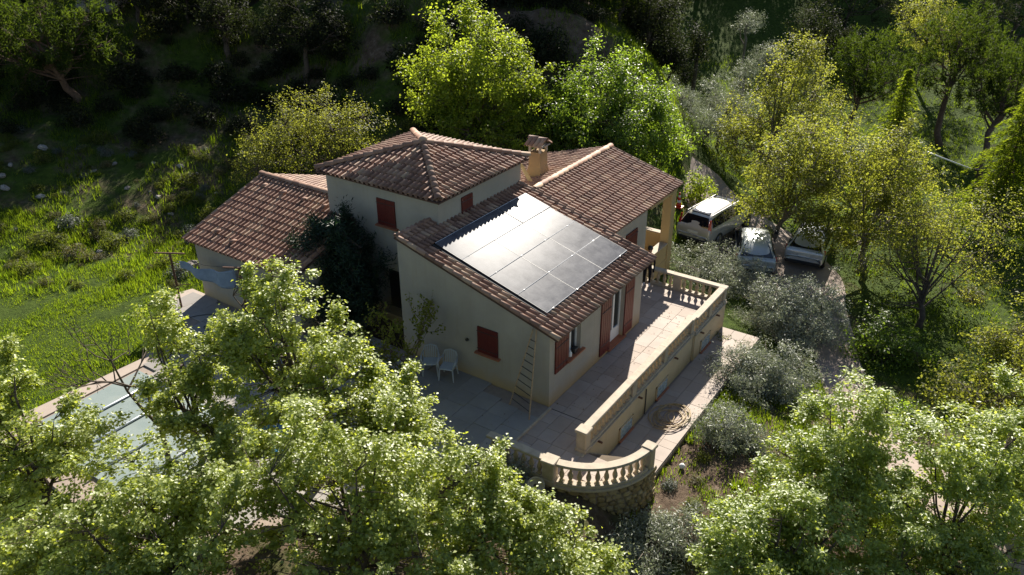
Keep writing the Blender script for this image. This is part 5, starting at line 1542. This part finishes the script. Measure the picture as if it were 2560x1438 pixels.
def dress(c, S, qp, rear_i, roof_i, wind_i, hood_i, hw, L2, belt, plate_z=.78, roofglass=False, tall_lights=True):
    """windows, lamps, plate, bumper, wheels; indices into stations: tailgate foot, roof rear, roof front, windscreen foot"""
    mir = lambda p: np.array([p[0], -p[1], p[2]])
    a, b = S[rear_i], S[roof_i]
    # rear window: between belt line of the tailgate and the roof edge
    q0 = a[5]*.12+a[5]*.88; lo = np.array([a[5][0], a[5][1]*.86, a[5][2]+.02]); hi = np.array([b[8][0], b[7][1]*.90, b[7][2]-.035])
    qp('rear_window', M['carglass'], [lo, mir(lo), mir(hi), hi], .012)
    lo2, hi2 = S[hood_i], S[wind_i]
    l_ = np.array([lo2[5][0], lo2[5][1]*.86, lo2[5][2]+.03]); h_ = np.array([hi2[8][0], hi2[7][1]*.92, hi2[7][2]-.02])
    qp('windscreen', M['carglass'], [l_, mir(l_), mir(h_), h_], .012)
    # side windows, rear quarter / rear door / front door
    xs0, xs1 = S[rear_i][5][0]+.18, S[hood_i][5][0]-.18
    def side(x, t):
        X = [s[5][0] for s in S]
        i = max(0, min(len(S)-2, int(np.searchsorted(X, x))-1)); f = (x-X[i])/(X[i+1]-X[i])
        A = S[i]+(S[i+1]-S[i])*f
        return A[5]+(A[7]-A[5])*t
    cuts = np.linspace(xs0, xs1, 4)
    for k in range(3):
        x0_, x1_ = cuts[k]+.025, cuts[k+1]-.025
        top = .90
        t0_ = top if k else .80
        x0t = x0_ if k else x0_+.14
        x1t = x1_ if k < 2 else x1_-.42
        P = [side(x0_, .10), side(x1_, .10), side(x1t, top), side(x0t, t0_)]
        qp('side_window', M['carglass'], P, .010); qp('side_window', M['carglass'], [mir(p) for p in P], .010)
    r0 = S[rear_i]
    for s_ in (1, -1):
        if tall_lights:
            P = [np.array([r0[5][0]-.05, hw*.80*s_, belt-.16]), np.array([r0[5][0]+.02, hw*.965*s_, belt-.14]), np.array([r0[5][0]+.12, hw*.86*s_, belt+.42]), np.array([r0[5][0]+.07, hw*.78*s_, belt+.42])]
        else:
            P = [np.array([r0[5][0]-.07, hw*.62*s_, belt-.18]), np.array([r0[5][0]+.10, hw*.985*s_, belt-.16]), np.array([r0[5][0]+.20, hw*.965*s_, belt+.02]), np.array([r0[5][0]+.00, hw*.66*s_, belt+.0])]
        qp('tail_light', M['tail'], P, .02)
        f0 = S[-2]
        P = [np.array([f0[5][0]-.12, hw*.92*s_, f0[5][2]-.02]), np.array([f0[5][0]+.03, hw*.55*s_, f0[5][2]-.04]), np.array([f0[5][0]+.06, hw*.55*s_, f0[5][2]-.16]), np.array([f0[5][0]-.05, hw*.94*s_, f0[5][2]-.16])]
        qp('headlight', M['white'], P, .02)
        MB().cbox(S[hood_i][5][0]-.36, S[hood_i][5][0]-.22, s_*hw*1.02-(.0 if s_ > 0 else .16), s_*hw*1.02+(.16 if s_ > 0 else 0), belt+.04, belt+.18, .02).build('mirror', M['trim'], c)
    xr = -L2
    MB().cbox(xr-.012, xr+.02, -.26, .26, plate_z-.055, plate_z+.055, .004).build('number_plate', M['plate'], c)
    MB().cbox(xr-.05, xr+.18, -hw*.86, hw*.86, .30, .46, .03).build('rear_bumper', M['trim'], c)
    if roofglass:
        i0, i1 = roof_i, wind_i
        p = [S[i0][8]*1.0, S[i1][8]*1.0]
        qp('roof_glass', M['carglass'], [p[0]+np.array([.16, 0, .01]), mir(p[0])+np.array([.16, 0, .01]), mir(p[1])+np.array([-.1, 0, .01]), p[1]+np.array([-.1, 0, .01])], .006)
        for s_ in (1, -1):
            MB().tube([S[roof_i][7]*np.array([1, s_, 1])+np.array([.1, 0, .05]), S[wind_i][7]*np.array([1, s_, 1])+np.array([0, 0, .05])], .02, 6).build('roof_bar', M['trim'], c)
    xf, xb = L2*.62, -L2*.60
    for x in (xf, xb):
        for y in (hw*.90, -hw*.90): wheel(c, x, y)
# grey people carrier
st = [(-2.32, .42, .62, .63, .80, .60), (-2.30, .34, .98, 1.00, .88, .70), (-2.18, .30, 1.06, 1.12, .90, .70), (-1.92, .28, 1.06, 1.66, .91, .62), (-1.2, .26, 1.04, 1.73, .92, .64), (-.1, .26, 1.02, 1.74, .92, .65), (.75, .26, 1.0, 1.66, .92, .62),
      (1.45, .26, .98, 1.06, .91, .66), (2.0, .28, .86, .90, .86, .62), (2.26, .34, .72, .75, .76, .55), (2.34, .42, .60, .61, .62, .45)]
x_, y_ = 17.6, 1.6
c1, S_, qp, _ = car('beige-grey people carrier parked nose away beside the right wing', 'car', (x_, y_, gz(x_, y_)+.07), R(-8), [(a*.97, b*.93, c*.92, d*.90, e*.97, f*.97) for a, b, c, d, e, f in st], (.50, .47, .42), .92)
dress(c1, S_, qp, 2, 3, 6, 7, .89, 2.24, .975, .74, True, True)
st2 = [(-1.98, .40, .60, .61, .76, .58), (-1.96, .33, .88, .90, .84, .68), (-1.84, .28, .98, 1.02, .86, .68), (-1.25, .25, .96, 1.40, .87, .58), (-.7, .24, .95, 1.47, .88, .60), (.1, .24, .93, 1.46, .88, .60), (.6, .24, .92, 1.38, .88, .57),
       (1.2, .25, .90, .96, .87, .62), (1.7, .28, .80, .83, .82, .58), (1.93, .34, .68, .70, .72, .5), (2.0, .42, .58, .59, .6, .42)]
x_, y_ = 17.1, -.45
c2, S_, qp, _ = car('small silver hatchback with a dark rear window behind the olive', 'car', (x_, y_, gz(x_, y_)+.07), R(21), st2, (.40, .42, .42), .88)
dress(c2, S_, qp, 2, 3, 6, 7, .88, 1.97, .97, .74, False, False)
x_, y_ = 19.6, -2.35
c3, S_, qp, _ = car('white car half hidden under the yellow-green trees', 'car', (x_, y_, gz(x_, y_)+.07), R(6), st2, (.55, .56, .58), .88)
dress(c3, S_, qp, 2, 3, 6, 7, .88, 1.97, .97, .74, False, False)

# traffic cone
x_, y_ = 17.55, 3.55
cone = empty('traffic_cone', (x_, y_, gz(x_, y_)+.02)); tag(cone, 'red and white traffic cone behind the porch column', 'cone')
M['conered'] = simple('cone_red', (.55, .04, .02), .45)
MB().cbox(-.2, .2, -.2, .2, 0, .05, .01).build('base', M['conered'], cone)
def cring(z0, z1, mat, nm):
    rr = lambda z: .15-.125*z/.75
    MB().lathe([(rr(z0), z0), (rr(z1), z1)], 14).build(nm, mat, cone, True)
cring(.05, .25, M['conered'], 'body'); cring(.25, .38, M['white'], 'band'); cring(.38, .52, M['conered'], 'body'); cring(.52, .62, M['white'], 'band'); cring(.62, .75, M['conered'], 'tip')

# ------------------------------------------------------------------ person behind the roof corner
def person():
    px, py = 8.72, 1.02
    P = {'pel': (0, 0, .86), 'sp': (0, .02, 1.02), 'ch': (.02, .03, 1.22), 'nk': (.05, .04, 1.38), 'hd0': (.07, .05, 1.45), 'hd': (.09, .06, 1.55), 'hd1': (.09, .06, 1.64)}
    V = []; E = []; Rr = []
    def add(p, r_, par=None):
        V.append(p); Rr.append(r_)
        if par is not None: E.append((par, len(V)-1))
        return len(V)-1
    pel = add((0, 0, .86), (.15, .11))
    sp = add((0, .01, 1.02), (.14, .10), pel); ch = add((.01, .02, 1.22), (.165, .11), sp)
    nk = add((.03, .03, 1.36), (.055, .055), ch); h0 = add((.05, .04, 1.43), (.07, .08), nk); h1 = add((.06, .045, 1.53), (.085, .10), h0); h2 = add((.06, .045, 1.60), (.06, .07), h1)
    nose = add((.165, .05, 1.49), (.014, .014), h0)
    for s in (1, -1):
        hp = add((0, s*.09, .80), (.085, .085), pel); kn = add((.03, s*.10, .45), (.058, .058), hp); an = add((.0, s*.10, .09), (.04, .04), kn)
        fo = add((.12, s*.115, .04), (.042, .035), an); add((.19, s*.12, .035), (.03, .025), fo)
        sh = add((.01, s*.19, 1.27), (.055, .055), ch); el = add((.03, s*.25, 1.0), (.042, .042), sh); wr = add((.12, s*.24, .80), (.028, .028), el)
        pa = add((.15, s*.24, .74), (.034, .02), wr)
        for f in range(4):
            b = add((.165+.004*f, s*(.215+.016*f), .68), (.010, .010), pa); add((.185, s*(.215+.016*f), .64+(.008 if f in (0, 3) else 0)), (.008, .008), b)
        tb = add((.18, s*.205, .73), (.011, .011), pa); add((.20, s*.195, .69), (.009, .009), tb)
    me = bpy.data.meshes.new('person'); me.from_pydata(V, E, [])
    o = link('person', me, None, (px, py, .005)); o.rotation_euler = (0, 0, R(200))
    sk = o.modifiers.new('skin', 'SKIN')
    for i, r_ in enumerate(Rr): me.skin_vertices[0].data[i].radius = r_
    me.skin_vertices[0].data[0].use_root = True
    sub = o.modifiers.new('sub', 'SUBSURF'); sub.levels = 2; sub.render_levels = 2
    m_, nt_, out_ = nmat('dark_clothing'); t_ = NT(nt_)
    oc = t_.coord('Object'); sep = t_.n('ShaderNodeSeparateXYZ'); t_.l(oc, sep.inputs[0])
    f_ = t_.ramp(t_.math('MULTIPLY', sep.outputs[2], .5), [(.0, (.62, .62, .64)), (.045, (.62, .62, .64)), (.055, (.012, .012, .016)), (.66, (.016, .014, .018)), (.675, (.34, .20, .14)), (1, (.34, .20, .14))])
    f_.node.color_ramp.interpolation = 'CONSTANT'
    t_.principled(f_, .8, None, 0, .2, out_)
    me.materials.append(m_)
    tag(o, 'person in dark clothes and white shoes behind the roof corner on the terrace', 'person')
    hr = MB().lathe([(.02, .10), (.07, .085), (.098, .04), (.104, -.01), (.09, -.05)][::-1], 14).build('hair', simple('dark_hair', (.012, .009, .008), .5), o, True)
    hr.location = (.045, .045, 1.57)
person()

# ------------------------------------------------------------------ patio things
def chair(label, loc, rz):
    c = empty('plastic_chair', loc, rz); tag(c, label, 'chair', 'white plastic chairs by the gable')
    W_ = M['chairw']
    MB().cbox(-.23, .23, -.22, .22, .40, .43, .02).build('seat', W_, c)
    for sx in (-1, 1):
        MB().tube([(sx*.21, -.20, .41), (sx*.24, -.24, 0)], [.028, .022], 6).build('leg', W_, c); MB().tube([(sx*.20, .20, .41), (sx*.23, .27, 0)], [.028, .022], 6).build('leg', W_, c)
        MB().tube([(sx*.22, -.21, .42), (sx*.27, -.20, .62), (sx*.275, .0, .64), (sx*.235, .25, .66)], [.02, .026, .026, .02], 6).build('armrest', W_, c, True)
    b = empty('backrest'); b.parent = c
    pts = [(-.22, .21, .42), (-.235, .25, .65), (-.18, .29, .80), (0, .31, .85), (.18, .29, .80), (.235, .25, .65), (.22, .21, .42)]
    MB().tube(pts, .022, 6).build('frame', W_, b, True)
    for k in range(6):
        x = -.15+k*.06
        MB().add([(x-.017, .215, .42), (x+.017, .215, .42), (x+.014, .295, .82-.9*x*x), (x-.014, .295, .82-.9*x*x), (x-.017, .227, .42), (x+.017, .227, .42), (x+.014, .307, .82-.9*x*x), (x-.014, .307, .82-.9*x*x)],
                 [(0, 3, 2, 1), (4, 5, 6, 7), (0, 1, 5, 4), (1, 2, 6, 5), (2, 3, 7, 6), (3, 0, 4, 7)]).build('slat', W_, b)
chair('white plastic armchair nearest the shuttered gable window', (-.5, 3.38, .08), R(-70))
chair('white plastic armchair further left beside the budding shrub', (-.58, 4.02, .08), R(-55))

lad = empty('ladder', (0, 0, 0)); tag(lad, 'tapering wooden ladder leaning on the gable near the corner', 'ladder')
A0, A1 = np.array([-.91, .10, .0]), np.array([-.05, .43, 2.56]); B0, B1 = np.array([-.62, .98, .08]), np.array([-.05, .54, 2.56])
A0[2] = .08 if A0[1] > -.06 else 0
MB().tube([A0, A1], .022, 6).build('rail', M['wood'], lad); MB().tube([B0, B1], .022, 6).build('rail', M['wood'], lad)
for k in range(1, 11):
    t = k/11.5
    MB().tube([A0+(A1-A0)*t, B0+(B1-B0)*t], .014, 5).build('rung', M['dark'], lad)

def hose(name, label, mat, pts, r_, cat='hose'):
    o = MB().tube(pts, r_, 6).build(name, mat, None, True); tag(o, label, cat); return o
M['hosey'] = simple('yellow_hose', (.36, .25, .11), .5)
rh = np.random.RandomState(8); pts = []
ph = 0
for k in range(520):
    t = k/520; ph += .115+.02*rh.randn()
    rr = .40+.16*math.sin(t*23)+.10*math.sin(t*61+1)
    cx_, cy_ = 2.75+.16*math.sin(t*9), -2.72+.14*math.cos(t*12)
    pts.append((cx_+rr*math.cos(ph)*1.25, max(-3.30, cy_+rr*math.sin(ph)*.95), -1.03+.012+.06*t+.015*math.sin(k*.31)))
hose('garden_hose', 'tangled heap of yellow hose on the lower walk', M['hosey'], pts, .013)
M['hoseg'] = simple('green_hose', (.01, .10, .09), .45)
pts = [(-4.3, 12.9, .10)]; ph = 0
for k in range(220):
    t = k/220; ph += .10
    pts.append((-3.7+1.0*t+.75*math.cos(ph)*(.6+.4*math.sin(t*7)), 11.6+.35*math.sin(ph)*(.7+.4*math.cos(t*5)), .10+.04*t))
hose('garden_hose', 'dark green hose coiled on the blue-grey patio', M['hoseg'], pts, .022)
M['hosek'] = simple('thin_hose', (.03, .035, .04), .5)
pts = []
for k in range(160):
    t = k/160*4.2
    pts.append((-2.9+.9*math.sin(t*1.7)+.35*t, 12.6-.35*t+.8*math.cos(t*2.1), .095))
hose('garden_hose', 'thin dark hose looping over the patio', M['hosek'], pts, .012)
hose('garden_hose', 'grey hose hanging down by the curved balustrade', simple('grey_hose', (.30, .33, .34), .5), [(-2.9, -1.0, .02), (-3.02, -1.35, -.1), (-3.05, -1.8, -.35), (-2.98, -2.3, -.8), (-2.9, -2.5, -1.3)], .022)

# clothes-line posts with a drying sheet
def tpost(label, x, y, h=2.15, arm=.55):
    p = empty('clothes_post', (x, y, .07), R(30)); tag(p, label, 'clothes post', 'clothes-line posts')
    MB().tube([(0, 0, 0), (0, 0, h)], .04, 8).build('post', M['rust'], p); MB().tube([(0, -arm, h+.02), (0, arm, h+.02)], .03, 6).build('crossbar', M['rust'], p)
    MB().tube([(0, 0, h*.42), (.35, -.35, h*.36)], .016, 5).build('brace', M['rust'], p)
tpost('rusty T-shaped clothes post on the rounded slab', -2.34, 14.26)
tpost('second rusty clothes post behind the maple leaves', -.75+-1.0, 11.3)
sv = []; sf = []; na, nb_ = 14, 10
for i in range(na):
    for j in range(nb_):
        t, s = i/(na-1), j/(nb_-1)
        sv.append((-2.2+.55*t+.08*math.sin(i*1.1), 14.0-2.2*t, 1.95-.75*s*(.35+.65*t)-.35*math.sin(t*math.pi)*.4+.012*math.sin(j*2+i)))
for i in range(na-1):
    for j in range(nb_-1):
        a = i*nb_+j; sf.append((a, a+nb_, a+nb_+1, a+1))
sh = MB().add(sv, sf).build('drying_sheet', simple('pale_blue_cotton', (.22, .28, .38), .8), None, True); q_ = sh.modifiers.new('t', 'SOLIDIFY'); q_.thickness = .006
tag(sh, 'pale blue sheet hung from the clothes line', 'sheet')
line = MB().tube([(-2.34, 14.26, 2.20), (-2.05, 12.8, 2.05), (-1.75, 11.3, 2.20)], .008, 4).build('clothes_line', M['dark']); tag(line, 'thin line strung between the clothes posts', 'clothes line')

# small blue-grey fan palm on the lawn
x_, y_ = uw2xy(21.6, -10.6); pb = np.array([x_, y_, gz(x_, y_)])
pal = empty('fan_palm', tuple(pb)); tag(pal, 'small blue-grey fan palm at the edge of the lawn', 'palm')
MB().tube([(0, 0, -.1), (0, 0, .35)], [.10, .09], 8).build('trunk', M['bark'], pal)
rp = np.random.RandomState(12); C, D, Nn = [], [], []
for k in range(16):
    a = rp.uniform(0, 6.28); el = rp.uniform(.2, 1.3); d = np.array([math.cos(a)*math.cos(el), math.sin(a)*math.cos(el), math.sin(el)])
    hub = d*.55+np.array([0, 0, .4]); sd = np.cross(d, [0, 0, 1]); sd /= np.linalg.norm(sd); nrm = np.cross(sd, d)
    for f in np.linspace(-1.1, 1.1, 15):
        dd = d*math.cos(f)+sd*math.sin(f); C.append(hub+dd*.24); D.append(dd); Nn.append(nrm)
link('fronds', leaf_mesh('fronds', np.array(C), np.array(Nn), np.array(D), .5, .05, M['lf_grey'], .1), pal)

# pots and stones by the curved balustrade
def pot(label, loc, mat, s=1):
    p = empty('flower_pot', loc); tag(p, label, 'pot'); p.scale = (s, s, s)
    if 'tilted' in label: p.rotation_euler = (R(14), R(-18), 0)
    MB().lathe([(.13, 0), (.16, .12), (.19, .27), (.21, .28), (.21, .33), (.18, .33), (.165, .26)], 14).build('pot', mat, p, True)
    MB().lathe([(.166, .255), (.02, .262)], 14).build('soil', simple('potting_soil', (.05, .035, .025), .95), p)
x_, y_ = -3.15, -1.55; pot('pale tilted flower pot below the curved balustrade', (x_, y_, gz(x_, y_)+.05), M['cast'], 1.1)
x_, y_ = -3.25, -.95; pot('red clay flower pot beside the olive bush', (x_, y_, gz(x_, y_)+.12), M['tile'], .9)

# things on the window sill
bt_ = MB().lathe([(.05, 0), (.055, .02), (.055, .13), (.02, .18), (.018, .22)], 12, (1.22, .02, 1.14)).build('bottle', M['white'], None, True); tag(bt_, 'white bottle on the terrace window sill', 'bottle')
bx_ = MB().cbox(1.40, 1.62, -.04, .10, 1.24, 1.30, .01).cbox(1.42, 1.60, -.02, .10, 1.135, 1.24, .01).build('dark_box', M['trim']); tag(bx_, 'dark box on the terrace window sill', 'box')

# pale pole leaning through the conifers on the right
x_, y_ = uw2xy(36.5, 19.6); x2, y2 = uw2xy(36.5, 21.9)
po = MB().tube([(x_, y_, 2.15), (x2, y2, 1.3)], .03, 8).build('pole', M['white'], None, True); tag(po, 'thin white pole slanting out of the conifer', 'pole')
x3, y3 = uw2xy(36.6, 22.3); MB().tube([(x3, y3, gz(x3, y3)-.2), (x3, y3, 1.25), (x2, y2, 1.3)], .04, 8).build('post', M['dark'], po)

# rubble garden wall beyond the right wing
gw = empty('garden_wall', (0, 0, 0)); tag(gw, 'pale dry-stone garden wall beyond the right wing', 'wall')
ga, gb = np.array([13.6, 6.4]), np.array([17.6, 4.6]); gd = (gb-ga); gl = np.linalg.norm(gd); gd /= gl; gn = np.array([-gd[1], gd[0]])*-1
MB().prism([tuple(ga-gn*.3), tuple(gb-gn*.3), tuple(gb), tuple(ga)], -3.0, .25).build('core', M['joint'], gw)
rs = random.Random(21)
zt_ = .45
while zt_ > -2.2:
    h_ = rs.uniform(.2, .32); s_ = 0
    while s_ < gl:
        w_ = rs.uniform(.25, .55)
        pl_ = lambda a, z, d: (ga[0]+gd[0]*a-(-gn[0])*d, ga[1]+gd[1]*a+gn[1]*d, z)
        link('stone', stone_mesh(s_+w_/2, zt_-h_/2, w_/2, h_/2, rs, pl_, M['rock'], .10), gw)
        s_ += w_
    zt_ -= h_

# limestone rocks on the slope and by the drive
def rock_mesh(seed):
    rr = np.random.RandomState(seed); n, m_ = 9, 6; V = []; F = []
    for i in range(m_+1):
        th = math.pi*i/m_
        for j in range(n):
            a = 2*math.pi*j/n; k = 1+rr.uniform(-.22, .18)
            V.append((math.sin(th)*math.cos(a)*k, math.sin(th)*math.sin(a)*k*.8, math.cos(th)*k*.6))
    for i in range(m_):
        for j in range(n):
            q = (j+1) % n; F.append((i*n+j, i*n+q, i*n+n+q, i*n+n+j))
    return MB().add(V, F).mesh('rock', M['rock'])
RK = [rock_mesh(s) for s in range(6)]
def rock(u, w, s, label='', group='', sink=.15):
    if label == '': label = 'pale limestone rock '+whereabouts(u, w); group = 'limestone rocks '+whereabouts(u, w)
    x, y = uw2xy(u, w); o = link('rock', RK[rsh.randint(6)], None, (x, y, gz(x, y)+s*sink)); o.scale = (s, s*rsh.uniform(.7, 1.1), s*rsh.uniform(.6, 1)); o.rotation_euler = (rsh.uniform(-.3, .3), rsh.uniform(-.3, .3), rsh.uniform(0, 6.28))
    tag(o, label, 'rock', group)
for _ in range(60):
    u = rsh.uniform(29, 39); w = rsh.uniform(-27, 2)
    if u < 33 and w > -13: continue
    if abs(w)/u > .7: continue
    rock(u, w, rsh.uniform(.06, .26))
rock(46.8, -22.6, 1.5, 'large weathered boulder near the top edge, left one', None); rock(48.5, -20.0, 1.2, 'large weathered boulder near the top edge, right one', None)
rock(29.3, -12.9, .42, 'white boulder on the grass left of the garage roof', None)
for k in range(14):
    t = k/13; u = 24.6-3.2*t; w = 9.9+1.3*t
    rock(u+rsh.uniform(-.1, .1), w+rsh.uniform(-.1, .1), rsh.uniform(.12, .22), 'flat edging stone along the driveway verge', 'edging stones along the driveway', .25)
for k in range(7):
    rock(15.9+.25*rsh.randn(), .15+.3*rsh.randn(), rsh.uniform(.14, .26), 'rounded stone in the bed below the curved balustrade', 'stones below the curved balustrade')
ball = MB().lathe([(.001, -.09), (.05, -.075), (.085, -.03), (.09, 0), (.085, .03), (.05, .075), (.001, .09)], 12).build('ball', M['white'], None, True)
x_, y_ = uw2xy(18.2, 4.9); ball.location = (x_, y_, gz(x_, y_)+.09); tag(ball, 'pale ball lying on the dry bank', 'ball')
